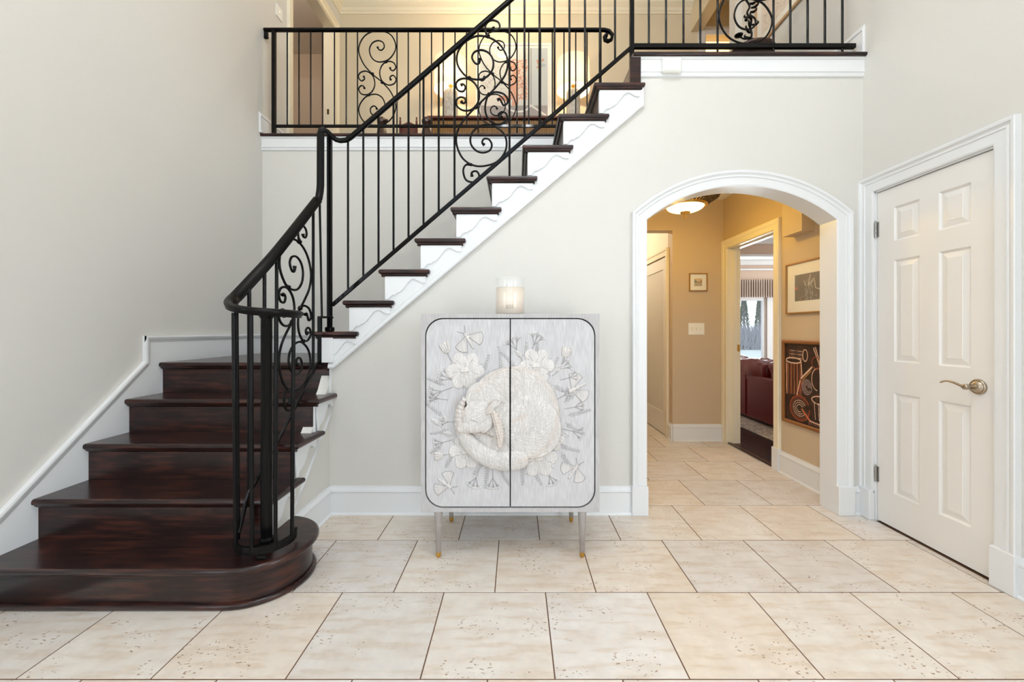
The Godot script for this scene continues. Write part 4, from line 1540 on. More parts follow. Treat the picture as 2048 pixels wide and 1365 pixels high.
func art_thicket() -> ImageTexture:
	var im := canvas(160, 140, rgb8(38, 32, 30))
	var rng := RandomNumberGenerator.new()
	rng.seed = 78
	for i in 520:
		var p := Vector2(rng.randf() * 160, rng.randf() * 140)
		var c: Color = [rgb8(112, 50, 36), rgb8(34, 34, 36), rgb8(84, 96, 96), rgb8(66, 26, 22), rgb8(18, 15, 15)][rng.randi() % 5]
		stroke(im, p, p + Vector2(rng.randf_range(-5, 5), rng.randf_range(-12, 12)), 1.3, c)
	for i in 90:
		var p := Vector2(rng.randf_range(60, 110), rng.randf_range(20, 135))
		stroke(im, p, p + Vector2(rng.randf_range(-3, 3), rng.randf_range(4, 16)), 0.9, rgb8(150, 162, 160))
	for q in [[Vector2(96, 8), Vector2(84, 60)], [Vector2(84, 60), Vector2(120, 30)], [Vector2(70, 60), Vector2(56, 36)], [Vector2(120, 40), Vector2(126, 80)], [Vector2(126, 80), Vector2(156, 92)]]:
		stroke(im, q[0], q[1], 2.0, rgb8(214, 206, 190))
	dab(im, Vector2(10, 70), 8, rgb8(186, 62, 44))
	dab(im, Vector2(40, 66), 10, rgb8(26, 24, 24))
	for i in 60:
		dab(im, Vector2(rng.randf() * 160, rng.randf_range(110, 139)), 1.6, rgb8(216, 200, 170) if rng.randf() < 0.4 else rgb8(120, 60, 44))
	return ImageTexture.create_from_image(im)

func art_landscape() -> ImageTexture:
	var im := canvas(96, 96, rgb8(216, 178, 116))
	var rng := RandomNumberGenerator.new()
	rng.seed = 79
	for i in 200:
		var p := Vector2(rng.randf() * 96, rng.randf_range(38, 96))
		dab(im, p, rng.randf_range(1, 4), [rgb8(70, 90, 56), rgb8(40, 56, 40), rgb8(196, 176, 140), rgb8(120, 84, 50)][rng.randi() % 4])
	for i in 60:
		stroke(im, Vector2(i * 0.8, 10 + i * 0.6), Vector2(i * 0.8, 50), 1.2, rgb8(96, 110, 70))
		stroke(im, Vector2(96 - i * 0.6, 14 + i * 0.5), Vector2(96 - i * 0.6, 50), 1.2, rgb8(150, 96, 56))
	for i in 20:
		dab(im, Vector2(40 + rng.randf() * 40, 60 + rng.randf() * 30), 2, rgb8(224, 214, 190))
	return ImageTexture.create_from_image(im)

func art_room() -> ImageTexture:
	# soft interior with a reddish hanging and a pale bench
	var im := canvas(200, 256, rgb8(214, 214, 208))
	var rng := RandomNumberGenerator.new()
	rng.seed = 80
	for y in 256:
		for x in 200:
			if y > 200:
				im.set_pixel(x, y, rgb8(120, 112, 112) if (x + y) % 9 < 2 else rgb8(150, 140, 136))
			elif x > 150:
				im.set_pixel(x, y, rgb8(190, 198, 200))
	for i in 900:
		var p := Vector2(rng.randf_range(82, 138), rng.randf_range(40, 180))
		dab(im, p, rng.randf_range(1, 3), [rgb8(206, 120, 76), rgb8(226, 160, 110), rgb8(232, 214, 190), rgb8(180, 90, 60)][rng.randi() % 4], 0.8)
	for i in 500:
		var p := Vector2(rng.randf_range(96, 110), rng.randf_range(60, 200))
		dab(im, p, 3, rgb8(214, 140, 96), 0.8)
	for i in 60:
		dab(im, Vector2(rng.randf_range(6, 70), rng.randf_range(60, 150)), 1.3, rgb8(120, 104, 84))
	for i in 200:
		dab(im, Vector2(rng.randf_range(10, 78), rng.randf_range(160, 200)), 4, rgb8(228, 222, 212), 0.8)
	for i in 60:
		dab(im, Vector2(rng.randf_range(56, 82), rng.randf_range(168, 184)), 3, rgb8(196, 110, 70), 0.8)
	oval(im, Vector2(112, 200), 34, 22, 3.0, rgb8(236, 232, 226), 0.0, PI)
	stroke(im, Vector2(150, 0), Vector2(150, 200), 2.0, rgb8(120, 122, 122))
	stroke(im, Vector2(150, 200), Vector2(200, 240), 3.0, rgb8(226, 224, 218))
	for i in 14:
		dab(im, Vector2(rng.randf_range(168, 190), rng.randf_range(40, 70)), 4, rgb8(190, 120, 80) if i % 2 else rgb8(150, 170, 176))
	return ImageTexture.create_from_image(im)

# ------------------------------------------------------------------ living room beyond the hall
func living_room() -> void:
	var FD := 8.4
	var st := new_st()
	wb(st, 2.30, 4.30, 0, 2.6, FD, FD + 0.15)
	wb(st, 5.13, 7.4, 0, 2.6, FD, FD + 0.15)
	wb(st, 4.30, 5.13, 0, 0.35, FD, FD + 0.15)
	wb(st, 4.30, 5.13, 1.85, 2.6, FD, FD + 0.15)
	smesh("wall_living_far", st, M.wall_den, "rosy beige living room wall with a window")
	st = new_st()
	wb(st, 7.3, 7.45, 0, 2.6, 2.0, FD)
	wb(st, 2.34, 7.3, 0, 2.6, 1.9, 2.0)
	wb(st, 2.30, 2.322, 0, 2.6, 4.30, FD)
	wb(st, 2.322, 2.36, 0, 2.6, 2.0, 3.48)
	smesh("wall_living_side", st, M.wall_den, "rosy beige side walls of the living room")
	st = new_st()
	wb(st, 2.322, 7.45, 2.6, 2.7, 1.9, FD + 0.15)
	smesh("ceiling_living", st, M.ceil, "white living room ceiling with a dropped beam")
	# beam and crown
	st = new_st()
	wb(st, 2.33, 7.3, 2.345, 2.6, 6.4, 6.62)
	obj("beam_living", st, M.wall_den).set_meta("kind", "structure")
	var c := struct("trim_4", "white mouldings of the living room ceiling", V(4.8, 2.4, FD))
	for q in [[2.32, 2.36, 6.385, 6.635], [2.52, 2.60, 6.36, 6.40]]:
		bx("moulding", V(2.33, q[0], q[2]), V(7.3, q[1], q[3]), M.trim, c, 0.006)
	for q in [[2.395, 2.435, FD - 0.03], [2.50, 2.60, FD - 0.07]]:
		bx("moulding", V(2.33, q[0], q[2]), V(7.3, q[1], FD), M.trim, c, 0.008)
	# window
	var w := struct("window_1", "white framed window with a clear pane behind the sofa", V(4.7, 0.35, FD), "window")
	st = new_st()
	casing(st, V(4.30, 0.35, FD), Vector3.RIGHT, Vector3.BACK, 0.83, 1.50, [Vector2(0, 0), Vector2(0, 0.02), Vector2(0.10, 0.03), Vector2(0.11, 0)], true)
	obj("casing", st, M.trim, w)
	st = new_st()
	for x in [[4.30, 4.37], [5.06, 5.13]]:
		box(st, V(x[0], 0.35, FD + 0.03), V(x[1], 1.85, FD + 0.09))
	for h in [[0.35, 0.42], [1.78, 1.85]]:
		box(st, V(4.37, h[0], FD + 0.03), V(5.06, h[1], FD + 0.09))
	obj("sash", st, M.trim, w)
	bx("pane", V(4.37, 0.42, FD + 0.055), V(5.06, 1.78, FD + 0.06), M.pane, w)
	bx("sill", V(4.18, 0.32, FD - 0.06), V(5.25, 0.35, FD + 0.1), M.trim, w, 0.004)
	area("living_window_daylight", V(4.71, 1.1, FD - 0.04), Vector2(0.7, 1.35), Color(0.92, 0.97, 1.0), 6.0, Vector3(0, 180, 0))
	# added fill light for the sofa; the side wall has no window here
	area("living_side_fill", V(7.25, 1.4, 6.1), Vector2(1.7, 1.6), Color(0.95, 0.98, 1.0), 5.0, Vector3(0, 90, 0))
	# gathered valance
	var v := thing("window_valance", "brown and cream striped gathered valance above the living room window", "valance", V(4.75, 1.84, FD - 0.06))
	st = new_st()
	var n := 220
	var bands := [0.0, 0.02, 0.04, 0.30, 0.33, 0.36]
	for i in n:
		for j in bands.size() - 1:
			for q in [[i, j], [i, j + 1], [i + 1, j + 1], [i, j], [i + 1, j + 1], [i + 1, j]]:
				var f: float = float(q[0]) / n
				var h: float = bands[q[1]]
				var x := 4.15 + 1.15 * f
				var ph := f * TAU * 24.0
				var stripe := fmod(f * 24.0, 1.0)
				st.set_smooth_group(4)
				st.set_color(rgb8(216, 204, 190).srgb_to_linear() if stripe < 0.45 else rgb8(118, 90, 80).srgb_to_linear())
				st.add_vertex(V(x, 1.84 + h, FD - 0.075 - 0.014 * sin(ph) * (0.5 if h > 0.31 else 1.0) - (0.006 if h < 0.03 else 0.0)))
	obj("gathered_cloth", st, M.cloth, v)
	bx("rod", V(4.13, 2.15, FD - 0.06), V(5.32, 2.19, FD - 0.001), M.trim, v)
	# floor, planks, rug
	var f := struct("floor_living", "dark wooden plank floor of the living room", V(4.5, 0, 5), "floor")
	bx("subfloor", V(2.26, -0.06, 1.9), V(7.4, -0.018, FD), M.walnut, f)
	var rng := RandomNumberGenerator.new()
	rng.seed = 9
	var oaks := [M.oak_z, M.oak_zb]
	for k in 40:
		var x0 := 2.265 + 0.125 * k
		var d := 1.9 - rng.randf() * 0.8
		while d < FD:
			var d1 := minf(d + 1.5 + rng.randf() * 0.4, FD)
			if d1 > 1.95:
				bx("plank", V(x0 + 0.0008, -0.018, maxf(d, 1.9) + 0.0008), V(minf(x0 + 0.1242, 7.3), 0.0, d1 - 0.0008), oaks[rng.randi() % 2], f, 0.001)
			d = d1
	var r := thing("area_rug", "pale patterned rug under the red sofa", "rug", V(4.2, 0, 5.4))
	bx("pile", V(2.71, 0.0, 2.6), V(5.6, 0.011, 7.6), M.rug, r, 0.005)
	sofa()

func pillow(st: SurfaceTool, c: Vector3, r: Vector3, pw: float, seed_: int, wr: float) -> void:
	var nz := noise(seed_, 6.0, 3)
	var nu := 40
	var nv := 20
	var pts := []
	for j in nv + 1:
		var row := PackedVector3Array()
		var b := -PI / 2 + PI * j / nv
		for i in nu:
			var a := TAU * i / nu
			var e := func(t: float) -> float: return signf(t) * pow(absf(t), pw)
			var p := Vector3(e.call(cos(b)) * e.call(cos(a)), e.call(sin(b)), e.call(cos(b)) * e.call(sin(a)))
			var q := c + p * r
			row.append(q + p.normalized() * nz.get_noise_3d(q.x, q.y, q.z) * wr)
		pts.append(row)
	st.set_smooth_group(6)
	for j in nv:
		for i in nu:
			var k := (i + 1) % nu
			st.add_vertex(pts[j][i]); st.add_vertex(pts[j + 1][i]); st.add_vertex(pts[j + 1][k])
			st.add_vertex(pts[j][i]); st.add_vertex(pts[j + 1][k]); st.add_vertex(pts[j][k])
	st.set_smooth_group(-1)

func sofa() -> void:
	var t := thing("leather_sofa", "burgundy leather sofa seen from behind through the doorway", "sofa", V(3.45, 0.011, 5.3))
	var parts := [["back_panel", V(2.995, 0.05, 4.05), V(3.14, 0.60, 5.345), M.leather], ["back_panel", V(3.0, 0.05, 5.360), V(3.14, 0.615, 6.55), M.leather]]
	for q in parts:
		bx(q[0], q[1], q[2], q[3], t, 0.022)
	bx("base", V(3.02, 0.04, 4.08), V(3.92, 0.30, 6.52), M.leather, t, 0.02)
	for d in [[4.05, 4.28], [6.32, 6.55]]:
		bx("arm", V(3.1, 0.05, d[0]), V(3.95, 0.62, d[1]), M.leather, t, 0.06)
	for k in 3:
		var d0 := 4.62 + 0.68 * k
		var st := new_st()
		pillow(st, V(3.55, 0.38, d0), Vector3(0.42, 0.10, 0.335), 0.35, 90 + k, 0.02)
		obj("seat_cushion", st, M.leather, t)
		st = new_st()
		pillow(st, V(3.15, 0.655, d0 + (0.02 if k else 0.0)), Vector3(0.15, 0.145, 0.345), 0.5, 95 + k, 0.05)
		obj("back_cushion", st, M.leather, t)
	for x: float in [3.08, 3.86]:
		for d: float in [4.14, 6.46]:
			bx("leg", V(x - 0.03, 0.011, d - 0.03), V(x + 0.03, 0.05, d + 0.03), M.walnut, t)

# ------------------------------------------------------------------ upper hall
func upper_floor() -> void:
	var BKD := 5.34
	var st := new_st()
	wb(st, LX, 2.46, UF, TOP, BKD, BKD + 0.12)
	wb(st, 2.46, 3.20, 5.02, TOP, BKD, BKD + 0.12)
	wb(st, 3.20, 3.6, UF, TOP, BKD, BKD + 0.12)
	wb(st, 3.5, 3.6, UF, TOP, 2.63, BKD)
	wb(st, RX + 0.14, 3.6, UF, TOP, 4.16, 4.28)
	smesh("wall_upper_back", st, M.wall_upper, "warm cream wall of the upper hall behind the lamps")
	st = new_st()
	wb(st, 2.27, 2.41, 5.06, TOP, 4.28, BKD)
	smesh("beam_upper", st, M.wall_upper, "cream dropped beam across the upper hall")
	# crown moulding
	var cr := [Vector2(0, 0), Vector2(0, 0.012), Vector2(0.02, 0.014), Vector2(0.035, 0.03), Vector2(0.06, 0.045), Vector2(0.085, 0.075), Vector2(0.10, 0.09), Vector2(0.13, 0.095), Vector2(0.13, 0)]
	var c := struct("trim_5", "white crown moulding of the upper hall", V(0, TOP - 0.13, BKD))
	st = new_st()
	mould(st, V(LX, TOP - 0.13, BKD), V(2.27, TOP - 0.13, BKD), cr, Vector3.UP, Vector3.BACK)
	obj("crown", st, M.trim_cream, c)
	st = new_st()
	mould(st, V(LX, TOP - 0.13, 3.0), V(LX, TOP - 0.13, BKD), cr, Vector3.UP, Vector3.RIGHT)
	obj("crown", st, M.trim_cream, c)
	base_board("baseboard_upper_left", V(LX, UF, 3.66), V(LX, UF, 4.11), Vector3.RIGHT)
	base_board("baseboard_upper_right", V(RX, UF, 2.615), V(RX, UF, 4.28), Vector3.LEFT)
	base_board("baseboard_upper_back", V(LX, UF, BKD), V(2.4, UF, BKD), Vector3.BACK)
	# doorway in the left wall with a dim room behind
	var t := struct("trim_6", "cream casing of the upper bedroom doorway", V(LX, UF, 4.7), "door casing")
	st = new_st()
	casing(st, V(LX, UF, 4.20), Vector3.FORWARD, Vector3.RIGHT, 0.97, 2.055, CASE)
	obj("casing", st, M.trim_cream, t)
	st = new_st()
	box(st, V(LX - 0.125, UF, 5.155), V(LX + 0.002, 5.0, 5.172))
	box(st, V(LX - 0.125, UF, 4.198), V(LX + 0.002, 5.0, 4.212))
	box(st, V(LX - 0.125, 4.99, 4.20), V(LX + 0.002, 5.005, 5.17))
	obj("jamb", st, M.trim_cream, t)
	bx("strike_plate", V(LX - 0.080, 3.89, 5.150), V(LX - 0.058, 3.955, 5.156), M.bronze, t)
	st = new_st()
	wb(st, -4.4, -4.3, UF, TOP, 3.4, 6.4)
	wb(st, -4.3, LX - 0.12, UF, TOP, 6.3, 6.4)
	wb(st, -4.3, LX - 0.12, UF, TOP, 3.4, 3.5)
	wb(st, LX - 0.24, LX - 0.12, UF, TOP, 5.46, 6.3)
	smesh("wall_bedroom", st, M.wall_taupe, "taupe walls of the room behind the upper doorway")
	st = new_st()
	wb(st, -4.4, LX - 0.12, UF - 0.1, UF, 3.4, 6.4)
	smesh("floor_bedroom", st, M.oak, "dark floor of the room behind the upper doorway")
	st = new_st()
	wb(st, -4.4, LX - 0.12, TOP, TOP + 0.1, 3.4, 6.4)
	smesh("ceiling_bedroom", st, M.ceil, "white ceiling of the room behind the upper doorway")
	var bl := thing("added_bedroom_light", "unseen small ceiling light added to brighten the room behind the upper doorway", "ceiling light", V(-3.3, TOP - 0.1, 4.7))  # added lamp, out of view, to lift the dark doorway
	st = new_st()
	lathe(st, [Vector2(0.12, 0), Vector2(0.12, -0.03), Vector2(0.09, -0.07), Vector2(0, -0.09)], V(-3.3, TOP, 4.7), Vector3.UP, 24)
	obj("lamp_bowl", st, M.bulb, bl)
	omni("added_bedroom_glow", V(-3.3, TOP - 0.05, 4.7), Color(1.0, 0.93, 0.85), 1.0, 0.06, bl)
	# lit room through the far right doorway
	st = new_st()
	wb(st, 2.2, 2.3, UF, TOP, BKD + 0.12, 7.1)
	wb(st, 3.5, 3.6, UF, TOP, BKD + 0.12, 7.1)
	wb(st, 2.2, 3.6, UF, TOP, 7.0, 7.1)
	smesh("wall_upper_room", st, M.wall_upper, "cream walls of the lit room past the upper hall")
	var t2 := struct("trim_7", "pale casing of the upper doorway behind the side table", V(2.8, UF, BKD), "door casing")
	st = new_st()
	casing(st, V(2.46, UF, BKD), Vector3.RIGHT, Vector3.BACK, 0.74, 2.072, CASE)
	obj("casing", st, M.trim, t2)
	omni("upper_room_light", V(2.9, 4.9, 6.3), Color(1.0, 0.84, 0.58), 1.2, 0.2)
	# unseen ceiling light added to brighten the upper hall
	var cl := thing("added_flush_light", "unseen round flush light added to brighten the upper hall", "ceiling light", V(-0.2, TOP - 0.13, 4.55))
	st = new_st()
	lathe(st, [Vector2(0.17, 0), Vector2(0.17, -0.03), Vector2(0.16, -0.035)], V(-0.2, TOP, 4.55), Vector3.UP, 32)
	obj("rim", st, M.brass, cl)
	st = new_st()
	lathe(st, [Vector2(0.16, -0.03), Vector2(0.15, -0.07), Vector2(0.11, -0.10), Vector2(0.05, -0.12), Vector2(0, -0.125)], V(-0.2, TOP, 4.55), Vector3.UP, 32)
	obj("lamp_bowl", st, M.bulb, cl)
	omni("added_flush_glow", V(-0.2, TOP - 0.07, 4.55), Color(1.0, 0.90, 0.74), 0.9, 0.1, cl)
	# furniture
	var k := thing("console_table", "dark wooden console with a reeded tan front behind the balcony rail", "console table", V(0.1, UF, 5.1))
	var top := UF + 0.775
	bx("top", V(-1.06, top - 0.03, 4.86), V(1.05, top, 5.325), M.mahogany, k, 0.005)
	bx("body", V(-1.02, UF + 0.25, 4.905), V(1.01, top - 0.03, 5.32), M.walnut, k)
	for i in 100:
		var x := -1.0 + 0.02 * i
		bx("reed", V(x, UF + 0.30, 4.892), V(x + 0.014, top - 0.045, 4.906), M.giltwood, k, 0.004)
	for x: float in [-0.99, 0.96]:
		for d: float in [4.93, 5.28]:
			bx("leg", V(x - 0.025, UF, d - 0.025), V(x + 0.025, UF + 0.25, d + 0.025), M.walnut, k)
	table_lamp(V(-0.815, top, 5.09), "white drum shade table lamp behind the stair's scroll panel")
	table_lamp(V(0.705, top, 5.09), "white drum shade table lamp beside the top steps")
	picture("framed_artwork", "large white framed painting of an interior between the two lamps", V(-0.53, 3.836, BKD), Vector3.RIGHT, Vector3.BACK, 0.995, 1.07, 0.03, M.whiteframe, 0.03, art_room(), 0.0)
	# carved wooden pieces seen over the balcony's edge
	var ch := thing("carved_chair", "small mahogany chair back with two turned finials behind the balcony rail", "chair", V(-1.27, UF, 4.62))
	var cx := -1.215
	var cd := 4.62
	st = new_st()
	var poly := PackedVector2Array([Vector2(-0.085, 0.35), Vector2(0.085, 0.35), Vector2(0.085, 0.545), Vector2(0.06, 0.552), Vector2(0.0, 0.58), Vector2(-0.06, 0.552), Vector2(-0.085, 0.545)])
	prism(st, poly, V(cx, UF, cd), Vector3.RIGHT, Vector3.UP, Vector3.BACK, 0.02)
	obj("backrest", st, M.mahogany, ch)
	for s in [-1, 1]:
		st = new_st()
		lathe(st, [Vector2(0, 0), Vector2(0.012, 0), Vector2(0.012, 0.545), Vector2(0.014, 0.55), Vector2(0.008, 0.565), Vector2(0.014, 0.575), Vector2(0.006, 0.592), Vector2(0.011, 0.603), Vector2(0.009, 0.618), Vector2(0, 0.63)], V(cx + 0.092 * s, UF, cd - 0.01), Vector3.UP, 10)
		obj("leg", st, M.mahogany, ch)
		bx("leg", V(cx + 0.092 * s - 0.012, UF, cd - 0.23), V(cx + 0.092 * s + 0.012, UF + 0.28, cd - 0.206), M.mahogany, ch)
	bx("seat", V(cx - 0.11, UF + 0.26, cd - 0.24), V(cx + 0.11, UF + 0.29, cd + 0.01), M.mahogany, ch, 0.005)
	for q in [[-1.51, "dark carved wooden figure to the left of the small chair"], [-1.01, "dark carved wooden figure to the right of the small chair"]]:
		var fg := thing("carved_figure", q[1], "figurine", V(q[0], UF, 4.60), "carved figures by the small chair")
		st = new_st()
		var sq := [Vector2(0, 0), Vector2(0.09, 0), Vector2(0.085, 0.2), Vector2(0.07, 0.36), Vector2(0.05, 0.46), Vector2(0.035, 0.51), Vector2(0.03, 0.53), Vector2(0, 0.54)]
		lathe(st, sq, V(q[0], UF, 4.60), Vector3.UP, 14)
		obj("body", st, M.walnut, fg)
		st = new_st()
		lathe(st, [Vector2(0, 0.52), Vector2(0.03, 0.525), Vector2(0.052, 0.55), Vector2(0.055, 0.575), Vector2(0.045, 0.60), Vector2(0.02, 0.618), Vector2(0, 0.62)], V(q[0], UF, 4.60), Vector3.UP, 12, false)
		obj("head", st, M.walnut, fg)
		st = new_st()
		lathe(st, [Vector2(0, 0), Vector2(0.018, 0.004), Vector2(0.014, 0.05), Vector2(0, 0.06)], V(q[0] + 0.03, UF + 0.565, 4.57), Vector3(1, -0.1, 0.4), 8)
		obj("muzzle", st, M.walnut, fg)
	# switch plate on the left wall upstairs
	var sw := thing("wall_switch", "white switch plate on the upper left wall beside the doorway", "switch", V(LX, 4.25, 3.96))
	bx("plate", V(LX, 4.19, 3.91), V(LX + 0.007, 4.31, 4.02), M.plastic, sw, 0.003)
	bx("toggle", V(LX + 0.006, 4.238, 3.960), V(LX + 0.018, 4.262, 3.970), M.plastic, sw, 0.002)
	# small sensor box on the fascia
	var sn := thing("sensor_box", "small white sensor box mounted on the fascia above the stair", "sensor", V(0.985, 2.80, 2.62))
	bx("case", V(0.925, 2.813, 2.619), V(1.045, 2.905, 2.588), M.plastic, sn, 0.008)
	for i in 9:
		bx("hole", V(0.958 + 0.006 * (i % 3), 2.868 + 0.006 * (i / 3), 2.5885), V(0.960 + 0.006 * (i % 3), 2.870 + 0.006 * (i / 3), 2.5875), M.black, sn)
	side_table()
	# artwork on the right wall upstairs
	picture("wall_drawing", "large pale drawing in a light wooden frame on the upper right wall", V(RX, 3.75, 3.80), Vector3.BACK, Vector3.LEFT, 0.92, 1.05, 0.028, mat(rgb8(196, 160, 118), 0.45), 0.06, art_sketch(), 0.0)

func art_sketch() -> ImageTexture:
	var im := canvas(128, 150, rgb8(232, 216, 202))
	var rng := RandomNumberGenerator.new()
	rng.seed = 81
	for i in 240:
		var p := Vector2(rng.randf() * 128, rng.randf() * 150)
		stroke(im, p, p + Vector2(rng.randf_range(-10, 10), rng.randf_range(-10, 10)), 0.7, [rgb8(206, 180, 166), rgb8(216, 200, 190), rgb8(190, 170, 160)][rng.randi() % 3])
	return ImageTexture.create_from_image(im)

func table_lamp(o: Vector3, label: String) -> void:
	var t := thing("table_lamp", label, "lamp", o, "pair of drum shade lamps in the upper hall")
	var st := new_st()
	lathe(st, [Vector2(0, 0), Vector2(0.085, 0), Vector2(0.085, 0.40), Vector2(0.080, 0.41), Vector2(0, 0.41)], o, Vector3.UP, 28, false)
	obj("base", st, M.lamp_base, t)
	st = new_st()
	lathe(st, [Vector2(0.012, 0.40), Vector2(0.012, 0.47), Vector2(0.018, 0.475), Vector2(0.018, 0.50), Vector2(0, 0.51)], o, Vector3.UP, 12)
	obj("stem", st, M.brass, t)
	st = new_st()
	lathe(st, [Vector2(0.205, 0.425), Vector2(0.198, 0.79)], o, Vector3.UP, 40)
	obj("lamp_shade", st, M.shade, t)
	st = new_st()
	lathe(st, [Vector2(0, 0.50), Vector2(0.022, 0.515), Vector2(0.032, 0.55), Vector2(0.024, 0.585), Vector2(0, 0.60)], o, Vector3.UP, 14)
	obj("bulb", st, M.bulb, t)
	st = new_st()
	lathe(st, [Vector2(0, 0.478), Vector2(0.03, 0.48), Vector2(0.028, 0.486), Vector2(0, 0.486)], o, Vector3.UP, 12)
	for a in 3:
		var e := Vector3(cos(TAU * a / 3.0), 0, sin(TAU * a / 3.0))
		tube(st, PackedVector3Array([o + Vector3.UP * 0.483 + e * 0.02, o + Vector3.UP * 0.50 + e * 0.202]), 0.0025, 5)
	obj("shade_holder", st, M.brass, t)
	omni("table_lamp_glow", o + Vector3.UP * 0.55, Color(1.0, 0.88, 0.70), 0.2, 0.03, t)

func side_table() -> void:
	var c := V(1.965, UF, 3.435)
	var t := thing("side_table", "small round dark pedestal table on the upper landing", "side table", c)
	var st := new_st()
	lathe(st, [Vector2(0, 0.540), Vector2(0.165, 0.540), Vector2(0.174, 0.546), Vector2(0.176, 0.556), Vector2(0.172, 0.563), Vector2(0, 0.563)], c, Vector3.UP, 44, false)
	obj("table_top", st, M.walnut, t)
	st = new_st()
	lathe(st, [Vector2(0.05, 0.54), Vector2(0.03, 0.52), Vector2(0.02, 0.48), Vector2(0.028, 0.40), Vector2(0.018, 0.30), Vector2(0.03, 0.18), Vector2(0.034, 0.10), Vector2(0, 0.09)], c, Vector3.UP, 18)
	obj("pedestal", st, M.walnut, t)
	for k in 3:
		var a := TAU * k / 3.0 + 0.5
		var e := Vector3(cos(a), 0, sin(a))
		st = new_st()
		tube(st, smooth_path(PackedVector3Array([c + Vector3.UP * 0.15, c + e * 0.06 + Vector3.UP * 0.13, c + e * 0.12 + Vector3.UP * 0.04, c + e * 0.16 + Vector3.UP * 0.014]), 4), 0.014, 8)
		obj("leg", st, M.walnut, t)
	# wrought candle holder with vine branches and a glass chimney
	var o := c + Vector3.UP * 0.563 + Vector3(-0.02, 0, 0.03)
	var h := thing("candle_holder", "dark wrought candle holder with curling leaves on the round table", "candle holder", o)
	st = new_st()
	lathe(st, [Vector2(0, 0), Vector2(0.042, 0), Vector2(0.05, 0.02), Vector2(0.046, 0.05), Vector2(0.03, 0.075), Vector2(0.012, 0.085), Vector2(0, 0.09)], o, Vector3.UP, 12, false)
	obj("base", st, M.iron, h)
	st = new_st()
	tube(st, smooth_path(PackedVector3Array([o + Vector3(0, 0.07, 0), o + Vector3(0.008, 0.13, 0), o + Vector3(-0.004, 0.18, 0), o + Vector3(0.004, 0.24, 0), o + Vector3(-0.03, 0.30, 0), o + Vector3(-0.01, 0.36, 0), o + Vector3(-0.07, 0.44, 0.0), o + Vector3(-0.13, 0.45, 0)]), 6), 0.008, 7)
	obj("stem", st, M.iron, h)
	var rng := RandomNumberGenerator.new()
	rng.seed = 14
	for k in 9:
		var s := o + Vector3(rng.randf_range(-0.02, 0.01), 0.10 + 0.035 * k, 0)
		var a := rng.randf() * TAU
		var e := Vector3(cos(a), rng.randf_range(-0.1, 0.5), sin(a)).normalized()
		st = new_st()
		tube(st, smooth_path(PackedVector3Array([s, s + e * 0.03, s + e * 0.055 + Vector3.UP * 0.02, s + e * 0.045 + Vector3.UP * 0.035]), 4), 0.006, 6, PackedFloat32Array([1, 1.2, 1.4, 1.6, 1.8, 1.8, 1.6, 1.4, 1.2, 1.0, 0.8, 0.6, 0.4]))
		obj("leaf", st, M.iron, h)
	st = new_st()
	lathe(st, [Vector2(0.026, 0.10), Vector2(0.030, 0.16), Vector2(0.032, 0.30), Vector2(0.036, 0.36)], o + Vector3(-0.10, 0.02, 0.0), Vector3.UP, 20)
	obj("glass_chimney", st, M.glass, h)
	st = new_st()
	tube(st, smooth_path(PackedVector3Array([o + Vector3(0, 0.10, 0), o + Vector3(-0.05, 0.085, 0), o + Vector3(-0.10, 0.11, 0)]), 5), 0.006, 6)
	lathe(st, [Vector2(0, 0.100), Vector2(0.03, 0.108), Vector2(0.034, 0.118), Vector2(0, 0.122)], o + Vector3(-0.10, 0.0, 0.0), Vector3.UP, 12)
	obj("cup", st, M.iron, h)

# ------------------------------------------------------------------ carved cabinet
const CX := -0.032       # middle of the cabinet
const CF := 2.100        # its front
const NX := 436
const NY := 488
const CELL := 0.002
var RH := PackedFloat32Array()      # height of the carving
var RW := PackedFloat32Array()      # whitewash on the carved figures
var RG := PackedFloat32Array()      # dark glaze rubbed into cut lines
var RT := PackedFloat32Array()      # tan stain
const GX := -0.436                  # left edge of the carved field, from the middle
const GY := 0.266                   # its lower edge above the floor

func rounded(x0: float, y0: float, x1: float, y1: float, r: float, n := 10) -> PackedVector2Array:
	var p := PackedVector2Array()
	for c in [[x1 - r, y1 - r, 0.0], [x0 + r, y1 - r, PI / 2], [x0 + r, y0 + r, PI], [x1 - r, y0 + r, PI * 1.5]]:
		for i in n + 1:
			var a: float = c[2] + PI / 2 * i / n
			p.append(Vector2(c[0] + r * cos(a), c[1] + r * sin(a)))
	return p

